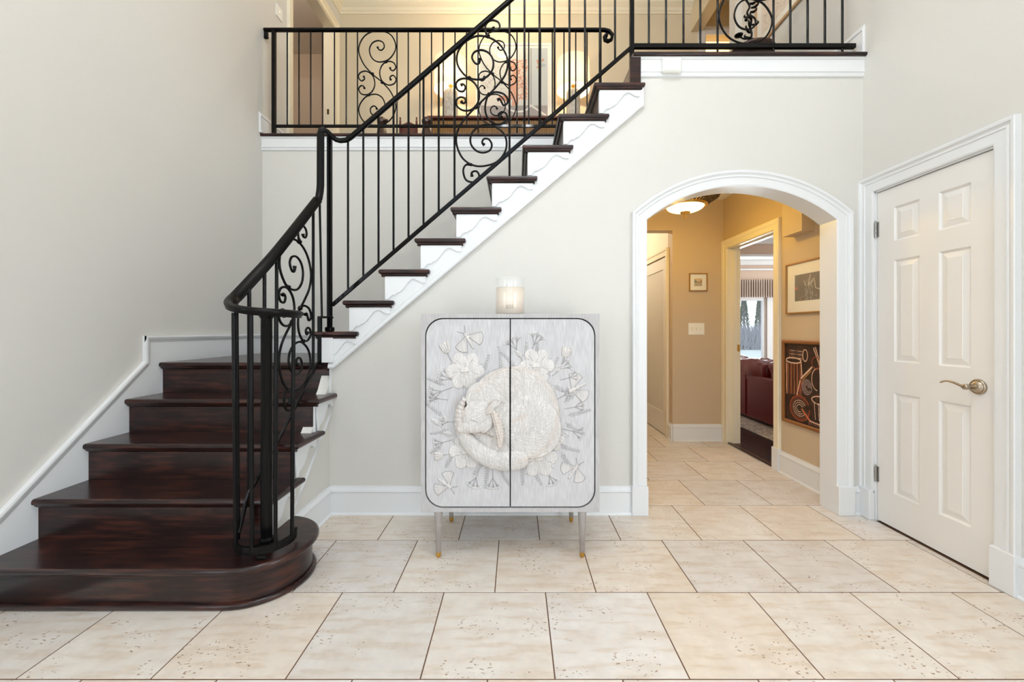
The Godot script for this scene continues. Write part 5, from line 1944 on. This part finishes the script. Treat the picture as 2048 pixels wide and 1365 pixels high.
func cabinet() -> void:
	var t := thing("carved_cabinet", "limewashed grey cabinet with a curled animal and flowers carved across its doors", "cabinet", V(CX, 0, 2.33))
	var x0 := CX - 0.457
	var x1 := CX + 0.457
	var h0 := 0.245
	var h1 := 1.262
	bx("body", V(x0, h0, CF + 0.022), V(x1, h1, 2.557), M.lime, t, 0.002)
	# face frame with a rounded opening
	var inner := rounded(-0.4365, 0.2665, 0.4365, 1.2405, 0.092, 10)
	var outer := PackedVector2Array()
	for q in inner:
		var m := Vector2(0, 0.7535)
		var d := q - m
		var k := minf(0.457 / maxf(absf(d.x), 1e-6), 0.5085 / maxf(absf(d.y), 1e-6))
		outer.append(m + d * k)
	# make sure the outer outline has its four square corners
	for c in [Vector2(0.457, 1.262), Vector2(-0.457, 1.262), Vector2(-0.457, 0.245), Vector2(0.457, 0.245)]:
		var best := 0
		for i in outer.size():
			if outer[i].distance_to(c) < outer[best].distance_to(c):
				best = i
		outer[best] = c
	var st := new_st()
	var rows := []
	for q in [[outer, CF + 0.022], [outer, CF + 0.001], [outer, CF], [inner, CF], [inner, CF + 0.03]]:
		var row := PackedVector3Array()
		for p in q[0]:
			row.append(V(CX + p.x, p.y, q[1]))
		rows.append(row)
	strips(st, rows, false, true)
	obj("face_frame", st, M.lime, t)
	bx("recess", V(CX - 0.445, 0.256, CF + 0.0215), V(CX + 0.445, 1.25, CF + 0.023), M.gap, t)  # dark sheet behind the doors: shade of the gaps put into its colour
	carve()
	for s in [-1, 1]:
		carved_door(t, s)
	for q in [[-0.372, 2.125], [0.372, 2.125], [-0.368, 2.520], [0.368, 2.520]]:
		var lg := Node3D.new()
		lg.name = "leg"
		t.add_child(lg, true)
		lg.position = V(CX + q[0], 0, q[1]) - origin_of(t)
		var o := V(CX + q[0], 0, q[1])
		st = new_st()
		lathe(st, [Vector2(0.0, 0.246), Vector2(0.0225, 0.246), Vector2(0.0215, 0.225), Vector2(0.0125, 0.028), Vector2(0, 0.027)], o, Vector3.UP, 20)
		obj("shaft", st, M.lime_leg, lg)
		st = new_st()
		lathe(st, [Vector2(0.0132, 0.030), Vector2(0.0134, 0.024), Vector2(0.0120, 0.009), Vector2(0.0085, 0.002), Vector2(0, 0.0)], o, Vector3.UP, 20)
		obj("ferrule", st, M.brass, lg)

func carved_door(t: Node3D, s: int) -> void:
	var out := rounded(-0.4312, 0.272, 0.4312, 1.235, 0.089, 14)
	var gap := 0.0024
	# clip the rounded field to this door's half
	var clip := PackedVector2Array([Vector2(gap, 0), Vector2(1, 0), Vector2(1, 2), Vector2(gap, 2)]) if s > 0 else PackedVector2Array([Vector2(-1, 0), Vector2(-gap, 0), Vector2(-gap, 2), Vector2(-1, 2)])
	var poly: PackedVector2Array = Geometry2D.intersect_polygons(out, clip)[0]
	var d := Node3D.new()
	d.name = "door"
	t.add_child(d, true)
	d.position = V(CX + 0.218 * s, 0.27, CF) - origin_of(t)
	var st := new_st()
	prism(st, poly, V(CX, 0, CF + 0.0045), Vector3.RIGHT, Vector3.UP, Vector3.BACK, 0.016)
	obj("slab", st, M.lime, d)
	# carved face: one continuous relief over the door
	var i0 := 0 if s < 0 else int((gap - GX) / CELL) + 1
	var i1 := int((-gap - GX) / CELL) if s < 0 else NX - 1
	var w := i1 - i0 + 1
	var verts := PackedVector3Array()
	var cols := PackedColorArray()
	var nors := PackedVector3Array()
	verts.resize(w * NY)
	cols.resize(w * NY)
	nors.resize(w * NY)
	var inside := PackedByteArray()
	inside.resize(w * NY)
	var ground := Vector3(0.79, 0.785, 0.80)
	for j in NY:
		for i in w:
			var gi := i0 + i
			var u := GX + gi * CELL
			var v := GY + j * CELL
			var k := j * NX + gi
			var n := j * w + i
			# keep inside the rounded corners
			var cx := maxf(absf(u) - 0.342, 0.0)
			var cy := maxf(maxf(v - 1.146, 0.361 - v), 0.0)
			inside[n] = 1 if cx * cx + cy * cy < 0.0885 * 0.0885 else 0
			verts[n] = V(CX + u, v, CF + 0.0005 - RH[k])
			var dx := (RH[j * NX + mini(gi + 1, NX - 1)] - RH[j * NX + maxi(gi - 1, 0)]) / (2.0 * CELL)
			var dy := (RH[mini(j + 1, NY - 1) * NX + gi] - RH[maxi(j - 1, 0) * NX + gi]) / (2.0 * CELL)
			nors[n] = Vector3(-dx, -dy, 1.0).normalized()
			var c := ground.lerp(Vector3(0.97, 0.945, 0.91), RW[k])
			c = c.lerp(Vector3(0.80, 0.58, 0.40), RT[k])
			c = c.lerp(Vector3(0.19, 0.175, 0.175), RG[k])
			cols[n] = Color(c.x, c.y, c.z)
	var idx := PackedInt32Array()
	for j in NY - 1:
		for i in w - 1:
			var a := j * w + i
			if inside[a] + inside[a + 1] + inside[a + w] + inside[a + w + 1] < 4:
				continue
			idx.append(a); idx.append(a + w + 1); idx.append(a + 1)
			idx.append(a); idx.append(a + w); idx.append(a + w + 1)
	var arr := []
	arr.resize(Mesh.ARRAY_MAX)
	arr[Mesh.ARRAY_VERTEX] = verts
	arr[Mesh.ARRAY_NORMAL] = nors
	arr[Mesh.ARRAY_COLOR] = cols
	arr[Mesh.ARRAY_INDEX] = idx
	var am := ArrayMesh.new()
	am.add_surface_from_arrays(Mesh.PRIMITIVE_TRIANGLES, arr)
	var o := MeshInstance3D.new()
	o.name = "carved_relief"
	o.mesh = am
	o.material_override = M.lime_carved
	d.add_child(o, true)
	o.position = -origin_of(d)

# carving tools; places are given as on a drawing of the doors, 390.5 units to the metre
func P(px: float, py: float) -> Vector2:
	return Vector2((px - 1020.5) / 390.5, 1.18 - (py - 660.0) / 390.5)

func dome(c: Vector2, rx: float, ry: float, rot: float, rim: float, top: float, white := 1.0, tan_ := 0.0, lift := 0.0) -> void:
	var R := maxf(rx, ry)
	var cs := cos(rot)
	var sn := sin(rot)
	for j in range(maxi(0, int((c.y - R - GY) / CELL)), mini(NY, int((c.y + R - GY) / CELL) + 2)):
		for i in range(maxi(0, int((c.x - R - GX) / CELL)), mini(NX, int((c.x + R - GX) / CELL) + 2)):
			var dx := GX + i * CELL - c.x
			var dy := GY + j * CELL - c.y
			var a := (dx * cs + dy * sn) / rx
			var b := (-dx * sn + dy * cs) / ry
			var q := a * a + b * b
			if q < 1.0:
				var h := lift + rim + (top - rim) * sqrt(1.0 - q)
				var k := j * NX + i
				if h > RH[k]:
					RH[k] = h
					RW[k] = white
					RT[k] = tan_
					RG[k] = 0.0

# a ridge (or a cut, when h is negative) along a line, optionally glazed
func ridge(a: Vector2, b: Vector2, w: float, h: float, glaze := 0.0, white := -1.0) -> void:
	var lo := Vector2(minf(a.x, b.x) - w, minf(a.y, b.y) - w)
	var hi := Vector2(maxf(a.x, b.x) + w, maxf(a.y, b.y) + w)
	var e := b - a
	var l2 := maxf(e.length_squared(), 1e-9)
	for j in range(maxi(0, int((lo.y - GY) / CELL)), mini(NY, int((hi.y - GY) / CELL) + 2)):
		for i in range(maxi(0, int((lo.x - GX) / CELL)), mini(NX, int((hi.x - GX) / CELL) + 2)):
			var p := Vector2(GX + i * CELL, GY + j * CELL)
			var t := clampf((p - a).dot(e) / l2, 0.0, 1.0)
			var d := p.distance_to(a + e * t)
			if d < w:
				var k := j * NX + i
				var f := 1.0 - d / w
				RH[k] += h * f
				if glaze > 0.0:
					RG[k] = maxf(RG[k], glaze * minf(1.0, f * 1.6))
				if white >= 0.0:
					RW[k] = maxf(RW[k], white)

func rub(a: Vector2, b: Vector2, w: float, v: float) -> void:
	for f in 6:
		var c := a.lerp(b, f / 5.0)
		for j in range(maxi(0, int((c.y - w - GY) / CELL)), mini(NY, int((c.y + w - GY) / CELL) + 2)):
			for i in range(maxi(0, int((c.x - w - GX) / CELL)), mini(NX, int((c.x + w - GX) / CELL) + 2)):
				if Vector2(GX + i * CELL, GY + j * CELL).distance_to(c) < w:
					RT[j * NX + i] = maxf(RT[j * NX + i], v)

func leaf(p: Vector2, ang: float, l: float, w: float, white := 0.5, gl := 0.55) -> void:
	var d := Vector2(cos(ang), sin(ang))
	dome(p + d * l * 0.5, l * 0.5, w * 0.5, ang, 0.0018, 0.0045, white)
	var n := Vector2(-d.y, d.x)
	ridge(p, p + d * l * 0.9, 0.0026, -0.0014, gl * 0.6)
	ridge(p + n * w * 0.45 + d * l * 0.15, p + d * l * 0.98, 0.0026, -0.0008, gl)

func sprig(p: Vector2, ang: float, l: float, n: int, ll: float, bend := 0.0, gl := 0.45) -> void:
	var q := p
	var a := ang
	for i in n:
		var d := Vector2(cos(a), sin(a)) * l / n
		ridge(q, q + d, 0.0028, 0.0022, gl * 0.7)
		q += d
		a += bend / n
		var s := ll * (1.0 - 0.45 * i / n)
		leaf(q, a + 0.75, s, s * 0.42, 0.35, gl)
		leaf(q, a - 0.75, s, s * 0.42, 0.35, gl)
	leaf(q, a, ll * 0.7, ll * 0.35, 0.35, gl)

func coral(p: Vector2, ang: float, l: float, depth: int) -> void:
	var d := Vector2(cos(ang), sin(ang))
	ridge(p, p + d * l, 0.0036, 0.0028, 0.55, 0.3)
	if depth <= 0:
		dome(p + d * l, 0.0055, 0.0040, ang, 0.002, 0.005, 0.4)
		return
	for s: float in [-0.55, 0.0, 0.5]:
		coral(p + d * l, ang + s, l * 0.62, depth - 1)

func bloom(c: Vector2, r: float, n: int, seed_: int) -> void:
	var rng := RandomNumberGenerator.new()
	rng.seed = seed_
	for layer in 3:
		var k := 1.0 - 0.30 * layer
		for i in n - layer:
			var a := TAU * i / (n - layer) + 0.5 * layer + rng.randf_range(-0.12, 0.12)
			var pc := c + Vector2(cos(a), sin(a)) * r * 0.56 * k
			dome(pc, r * 0.46 * k, r * 0.38 * k, a, 0.003, 0.0085, 0.9, 0.02, 0.003 * layer)
			for s in 5:
				var off := (s - 2) * 0.22
				ridge(c + Vector2(cos(a + off * 0.5), sin(a + off * 0.5)) * r * 0.28 * k, c + Vector2(cos(a + off), sin(a + off)) * r * 0.92 * k, 0.0030, -0.0011, 0.10)
			var e := Vector2(cos(a + 0.42), sin(a + 0.42))
			ridge(c + e * r * 0.5 * k, c + e * r * 0.98 * k, 0.0028, -0.002, 0.30)
	dome(c, r * 0.24, r * 0.20, 0.3, 0.012, 0.020, 0.95, 0.08)
	ridge(c + Vector2(-r * 0.2, -r * 0.1), c + Vector2(r * 0.2, -r * 0.08), 0.004, -0.003, 0.35)

func bud(c: Vector2, ang: float, r: float) -> void:
	var d := Vector2(cos(ang), sin(ang))
	var n := Vector2(-d.y, d.x)
	dome(c + d * r * 0.2, r, r * 0.8, ang, 0.004, 0.014, 0.9, 0.05)
	for s: float in [-0.55, 0.0, 0.55]:
		dome(c + d * r * 0.55 + n * s * r, r * 0.62, r * 0.34, ang + s * 0.4, 0.006, 0.014, 0.9, 0.12)
		ridge(c - d * r * 0.4 + n * s * r * 0.5, c + d * r * 1.1 + n * s * r * 1.1, 0.003, -0.002, 0.35)
	ridge(c - d * r * 0.8, c - d * r * 2.2, 0.004, 0.003, 0.45)

func wing(a: Vector2, b: Vector2, c: Vector2) -> void:
	# rounded triangular wing: root a, outer corners b and c
	var lo := Vector2(minf(a.x, minf(b.x, c.x)), minf(a.y, minf(b.y, c.y)))
	var hi := Vector2(maxf(a.x, maxf(b.x, c.x)), maxf(a.y, maxf(b.y, c.y)))
	var poly := PackedVector2Array()
	var m := (b + c) / 2.0 + ((b + c) / 2.0 - a) * 0.16
	poly.append(a); poly.append(b); poly.append(b.lerp(m, 0.6) + (m - a) * 0.05); poly.append(m); poly.append(c.lerp(m, 0.6) + (m - a) * 0.05); poly.append(c)
	for j in range(maxi(0, int((lo.y - 0.02 - GY) / CELL)), mini(NY, int((hi.y + 0.02 - GY) / CELL) + 1)):
		for i in range(maxi(0, int((lo.x - 0.02 - GX) / CELL)), mini(NX, int((hi.x + 0.02 - GX) / CELL) + 1)):
			var p := Vector2(GX + i * CELL, GY + j * CELL)
			if Geometry2D.is_point_in_polygon(p, poly):
				var k := j * NX + i
				RH[k] = maxf(RH[k], 0.0035)
				RW[k] = 0.7
				RT[k] = 0.03
	for k in poly.size():
		ridge(poly[k], poly[(k + 1) % poly.size()], 0.0028, -0.001, 0.50)
	for f: float in [0.15, 0.32, 0.5, 0.68, 0.85]:
		var e := b.lerp(c, f)
		e += (e - a) * 0.10
		ridge(a.lerp(e, 0.2), e, 0.0024, -0.0009, 0.22)

func moth(c: Vector2, ang: float, s: float) -> void:
	# ang points from tail to head
	var d := Vector2(cos(ang), sin(ang))
	var n := Vector2(-d.y, d.x)
	wing(c + d * s * 0.25, c - d * s * 0.05 + n * s * 1.0, c - d * s * 0.75 + n * s * 0.45)
	wing(c + d * s * 0.25, c - d * s * 0.05 - n * s * 1.0, c - d * s * 0.75 - n * s * 0.45)
	for k in 5:
		dome(c + d * s * (0.32 - 0.24 * k), s * 0.15, s * (0.12 - 0.012 * k), ang, 0.004, 0.0085, 0.75, 0.08)
	ridge(c + d * s * 0.42 + n * 0.003, c + d * s * 0.75 + n * s * 0.38, 0.0028, 0.002, 0.6)
	ridge(c + d * s * 0.42 - n * 0.003, c + d * s * 0.85 - n * s * 0.22, 0.0028, 0.002, 0.6)

func carve() -> void:
	RH.resize(NX * NY); RW.resize(NX * NY); RG.resize(NX * NY); RT.resize(NX * NY)
	RH.fill(0.0); RW.fill(0.0); RG.fill(0.0); RT.fill(0.0)
	var rng := RandomNumberGenerator.new()
	rng.seed = 33
	# sprays behind the animal
	for q in [[905, 775, 200, 24], [895, 800, 172, 20], [915, 845, 176, 18], [905, 880, 196, 20], [925, 770, 155, 26]]:
		coral(P(q[0], q[1]), deg_to_rad(q[2]), q[3] / 390.5, 2)
	for q in [[1045, 722, 118, 26], [1060, 712, 70, 24], [1105, 752, 40, 22], [1122, 760, 15, 18], [1130, 818, 10, 20], [1125, 858, -14, 22], [1090, 935, -62, 20], [960, 935, 250, 22], [985, 935, 272, 22], [1112, 800, 28, 18]]:
		coral(P(q[0], q[1]), deg_to_rad(q[2]), q[3] / 390.5, 2)
	for q in [[965, 745, 62, 34, 7], [1003, 742, 92, 46, 9], [940, 742, 120, 30, 6], [903, 752, 92, 36, 8], [890, 770, 160, 34, 7], [888, 832, 150, 38, 7], [897, 858, 205, 34, 7], [905, 905, 250, 30, 7], [885, 890, 215, 26, 6], [975, 930, 268, 44, 9], [998, 928, 285, 46, 9], [1012, 920, 318, 34, 7], [965, 925, 235, 26, 6], [1047, 925, 262, 42, 9], [1068, 940, 290, 30, 6], [1122, 905, 300, 38, 8], [1118, 890, 335, 40, 8], [1135, 832, 12, 44, 9], [1130, 845, -38, 42, 8], [1128, 805, 42, 34, 7], [1105, 770, -35, 40, 8], [1098, 748, 60, 34, 7], [1030, 735, 125, 40, 8], [1052, 722, 88, 34, 7], [1075, 715, 95, 26, 6]]:
		sprig(P(q[0], q[1]), deg_to_rad(q[2]), q[3] / 390.5, q[4], 0.017, rng.randf_range(-0.5, 0.5))
	for q in [[880, 850, 150], [1110, 742, 30], [1118, 865, 340], [895, 845, 130], [905, 870, 170], [1110, 880, 10], [1045, 715, 140], [955, 905, 240], [1060, 930, 250]]:
		leaf(P(q[0], q[1]), deg_to_rad(q[2]), 0.055, 0.022, 0.6, 0.5)
	# blooms
	bloom(P(930, 742), 0.098, 6, 1)
	bloom(P(1072, 733), 0.092, 6, 2)
	bloom(P(932, 905), 0.088, 6, 3)
	bloom(P(1078, 918), 0.095, 6, 4)
	bloom(P(1104, 880), 0.062, 6, 5)
	# the animal, curled up asleep: back, haunch, tail, shoulder, head, ears, muzzle
	dome(P(1028, 828), 0.232, 0.246, 0.0, 0.010, 0.046, 1.0, 0.05)
	dome(P(1062, 852), 0.150, 0.160, 0.5, 0.004, 0.016, 1.0, 0.03, 0.038)
	dome(P(998, 775), 0.135, 0.090, 0.5, 0.004, 0.014, 1.0, 0.07, 0.036)
	# tail sweeps round under the head
	for k in 26:
		var f := k / 25.0
		var a := lerpf(deg_to_rad(286), deg_to_rad(150), f)
		var c := P(1018, 842) + Vector2(cos(a) * lerpf(0.195, 0.262, f), sin(a) * lerpf(0.195, 0.225, f))
		var r := 0.052 * (1.0 - 0.72 * pow(f, 2.2))
		dome(c, r, r * 0.9, a, 0.006, 0.034, 1.0, 0.03 + 0.14 * maxf(0.0, f - 0.6), 0.026)
	# neck and head
	dome(P(968, 800), 0.085, 0.100, 0.6, 0.006, 0.024, 1.0, 0.04, 0.038)
	dome(P(958, 832), 0.082, 0.090, -0.3, 0.010, 0.034, 1.0, 0.02, 0.042)
	dome(P(938, 850), 0.045, 0.034, 0.5, 0.010, 0.030, 1.0, 0.08, 0.042)
	dome(P(925, 857), 0.020, 0.016, 0.3, 0.008, 0.018, 0.9, 0.22, 0.050)
	ridge(P(938, 866), P(962, 862), 0.006, -0.010, 0.25)
	ridge(P(962, 862), P(985, 872), 0.006, -0.010, 0.25)
	ridge(P(944, 836), P(956, 840), 0.004, -0.003, 0.45)
	# far ear standing, near ear folded down
	dome(P(984, 812), 0.046, 0.018, 0.9, 0.010, 0.022, 1.0, 0.02, 0.062)
	dome(P(996, 805), 0.024, 0.010, 0.75, 0.008, 0.016, 1.0, 0.0, 0.066)
	for k in 12:
		var f := k / 11.0
		var c := P(lerpf(988, 1001, f) + 5.0 * sin(f * PI), lerpf(822, 886, f))
		var r := 0.0215 * (0.75 + 0.5 * sin(f * PI)) * (1.0 - 0.25 * f)
		dome(c, r, 0.014, 0.0, 0.006, 0.015, 0.9, 0.34, 0.068)
	ridge(P(986, 822), P(1002, 884), 0.004, -0.004, 0.2)
	# tan rubbed along the rims of the body, in broken strokes
	for k in 420:
		var a := rng.randf_range(-1.5, 2.6)
		var p := P(1028, 828) + Vector2(cos(a) * 0.232, sin(a) * 0.246) * rng.randf_range(0.90, 0.995)
		rub(p, p + Vector2(-sin(a), cos(a)) * rng.randf_range(0.006, 0.02), 0.004, 0.20)
	for q in [[P(932, 800), P(926, 845)], [P(936, 866), P(962, 860)], [P(962, 860), P(988, 874)], [P(985, 800), P(978, 822)], [P(912, 800), P(918, 850)], [P(1022, 842), P(1050, 830)]]:
		for k in 26:
			var p: Vector2 = q[0].lerp(q[1], rng.randf()) + Vector2(rng.randf_range(-0.008, 0.008), rng.randf_range(-0.008, 0.008))
			rub(p, p + (q[1] - q[0]).normalized().rotated(rng.randf_range(-0.4, 0.4)) * 0.012, 0.004, 0.26)
	# fur: short cuts that follow the curl of the body
	var cc := P(1022, 838)
	for k in 6500:
		var r := sqrt(rng.randf()) * 0.29
		var a := rng.randf() * TAU
		var p := cc + Vector2(cos(a), sin(a)) * r
		var i := int((p.x - GX) / CELL)
		var j := int((p.y - GY) / CELL)
		if i < 1 or j < 1 or i >= NX - 1 or j >= NY - 1 or RH[j * NX + i] < 0.012 or RW[j * NX + i] < 0.95:
			continue
		var dir := a - PI / 2 - 0.55 + rng.randf_range(-0.25, 0.25) + 0.5 * sin(r * 30.0)
		var l := rng.randf_range(0.008, 0.016)
		ridge(p, p + Vector2(cos(dir), sin(dir)) * l, 0.0024, -0.0010, 0.15)
	# buds and moths
	bud(P(892, 698), deg_to_rad(112), 0.030)
	bud(P(1131, 707), deg_to_rad(70), 0.027)
	bud(P(879, 912), deg_to_rad(190), 0.024)
	moth(P(936, 678), deg_to_rad(120), 0.078)
	moth(P(1150, 778), deg_to_rad(205), 0.080)
	moth(P(893, 970), deg_to_rad(325), 0.070)
	moth(P(1149, 940), deg_to_rad(55), 0.072)
	for k in NX * NY:
		RH[k] *= 0.8

# ------------------------------------------------------------------ candle
func candle() -> void:
	var o := V(-0.036, 1.262, 2.27)
	var t := thing("jar_candle", "cream candle in a clear glass jar with lettering on top of the cabinet", "candle", o)
	var st := new_st()
	lathe(st, [Vector2(0, 0.0), Vector2(0.079, 0.0), Vector2(0.081, 0.003), Vector2(0.081, 0.203), Vector2(0.0795, 0.2045), Vector2(0.078, 0.203), Vector2(0.078, 0.150)], o, Vector3.UP, 48)
	obj("glass_jar", st, M.glass, t)
	st = new_st()
	lathe(st, [Vector2(0, 0.006), Vector2(0.0765, 0.006), Vector2(0.0765, 0.150), Vector2(0.074, 0.1485), Vector2(0, 0.147)], o, Vector3.UP, 48)
	obj("wax", st, M.wax, t)
	for k in 3:
		var a := TAU * k / 3.0
		st = new_st()
		tube(st, PackedVector3Array([o + Vector3(cos(a) * 0.035, 0.145, sin(a) * 0.035), o + Vector3(cos(a) * 0.035, 0.160, sin(a) * 0.035 + 0.001)]), 0.0012, 5)
		obj("wick", st, M.black, t)
	var f := SystemFont.new()
	f.font_names = PackedStringArray(["Droid Serif"])
	var tm := TextMesh.new()
	tm.text = "RH"
	tm.font = f
	tm.font_size = 32
	tm.pixel_size = 0.0009
	tm.depth = 0.0006
	var l := MeshInstance3D.new()
	l.name = "lettering"
	l.mesh = tm
	l.material_override = mat(rgb8(176, 166, 152), 0.5)
	t.add_child(l)
	l.position = Vector3(-0.002, 0.040, 0.0816)

# ------------------------------------------------------------------ outdoors, seen through the living room window
func outdoors() -> void:
	var st := new_st()
	box(st, V(-20, -0.75, 8.7), V(60, -0.35, 70))
	smesh("ground_lawn", st, M.lawn, "pale winter lawn outside the living room window")
	var rng := RandomNumberGenerator.new()
	rng.seed = 61
	for k in 6:
		var x := 18.65 + 1.35 * k + rng.randf_range(-0.03, 0.03)
		var d := 36.0 + rng.randf_range(-0.1, 0.1)
		var h := 4.3 + rng.randf_range(0, 0.5)
		var t := thing("conifer", "dark green conifer behind the bare thicket outside the living room window", "tree", V(x, -0.35, d), "evergreens across the lawn")
		st = new_st()
		for i in 1500:
			var f := pow(rng.randf(), 0.75)
			var a := rng.randf() * TAU
			var r := 0.50 * (1.0 - f) * rng.randf_range(0.55, 1.05) + 0.05
			var p := V(x + cos(a) * r, -0.1 + f * h, d + sin(a) * r)
			var e := Vector3(cos(a), rng.randf_range(-0.3, 0.6), -sin(a)).normalized() * rng.randf_range(0.06, 0.13)
			var n := e.cross(Vector3.UP).normalized() * 0.06
			st.add_vertex(p - n); st.add_vertex(p + e); st.add_vertex(p + n)
			st.add_vertex(p - Vector3.UP * 0.08); st.add_vertex(p + e); st.add_vertex(p + Vector3.UP * 0.08)
		obj("foliage", st, M.leaf if k % 2 else M.leaf_b, t)
		st = new_st()
		tube(st, PackedVector3Array([V(x, -0.35, d), V(x, h * 0.9, d)]), 0.1, 6)
		obj("trunk", st, M.twig, t)
	st = new_st()
	for i in 5200:
		var p := V(rng.randf_range(11, 33), -0.35, rng.randf_range(31.0, 33.5))
		var h := rng.randf_range(1.0, 2.2)
		var q := p + Vector3(rng.randf_range(-0.7, 0.7), h, rng.randf_range(-0.4, 0.4))
		var b := p.lerp(q, 0.5) + Vector3(rng.randf_range(-0.2, 0.2), 0, 0)
		var n := Vector3(0.022, 0, 0.01)
		quad(st, p - n, p + n, b + n, b - n)
		st.add_vertex(b - n); st.add_vertex(q); st.add_vertex(b + n)
	var o := obj("brushwood", st, M.twig)
	o.set_meta("kind", "stuff")
	tag(o, "bare grey thicket at the far edge of the lawn", "shrubs")

# ------------------------------------------------------------------ hanging light over the foyer, unseen, placed to even the wall light
func unseen_chandelier() -> void:
	var c := V(0.0, 4.7, 0.45)
	var t := thing("unseen_chandelier", "unseen iron hanging light with six candle lamps, placed to light the foyer walls", "unseen_chandelier", c)
	var st := new_st()
	tube(st, PackedVector3Array([c + Vector3.UP * 0.15, V(0, TOP, 0.45)]), 0.008, 6)
	lathe(st, [Vector2(0, -0.22), Vector2(0.03, -0.2), Vector2(0.02, -0.1), Vector2(0.035, 0.0), Vector2(0.015, 0.12), Vector2(0.02, 0.16), Vector2(0, 0.17)], c, Vector3.UP, 14)
	obj("stem", st, M.iron, t)
	for k in 6:
		var e := Vector3(cos(TAU * k / 6.0), 0, sin(TAU * k / 6.0))
		st = new_st()
		tube(st, smooth_path(PackedVector3Array([c - Vector3.UP * 0.15, c + e * 0.16 - Vector3.UP * 0.22, c + e * 0.32 - Vector3.UP * 0.16, c + e * 0.38 - Vector3.UP * 0.02]), 5), 0.008, 7)
		lathe(st, [Vector2(0, -0.02), Vector2(0.035, -0.01), Vector2(0.035, 0), Vector2(0.012, 0.0), Vector2(0.012, 0.08), Vector2(0, 0.08)], c + e * 0.38, Vector3.UP, 10)
		obj("arm", st, M.iron, t)
		st = new_st()
		lathe(st, [Vector2(0, 0.08), Vector2(0.016, 0.09), Vector2(0.02, 0.115), Vector2(0.012, 0.15), Vector2(0, 0.175)], c + e * 0.38, Vector3.UP, 12)
		obj("bulb", st, M.bulb, t)
		omni("unseen_chandelier_glow", c + e * 0.38 + Vector3.UP * 0.12, Color(0.95, 0.975, 1.0), 0.85, 0.05, t)
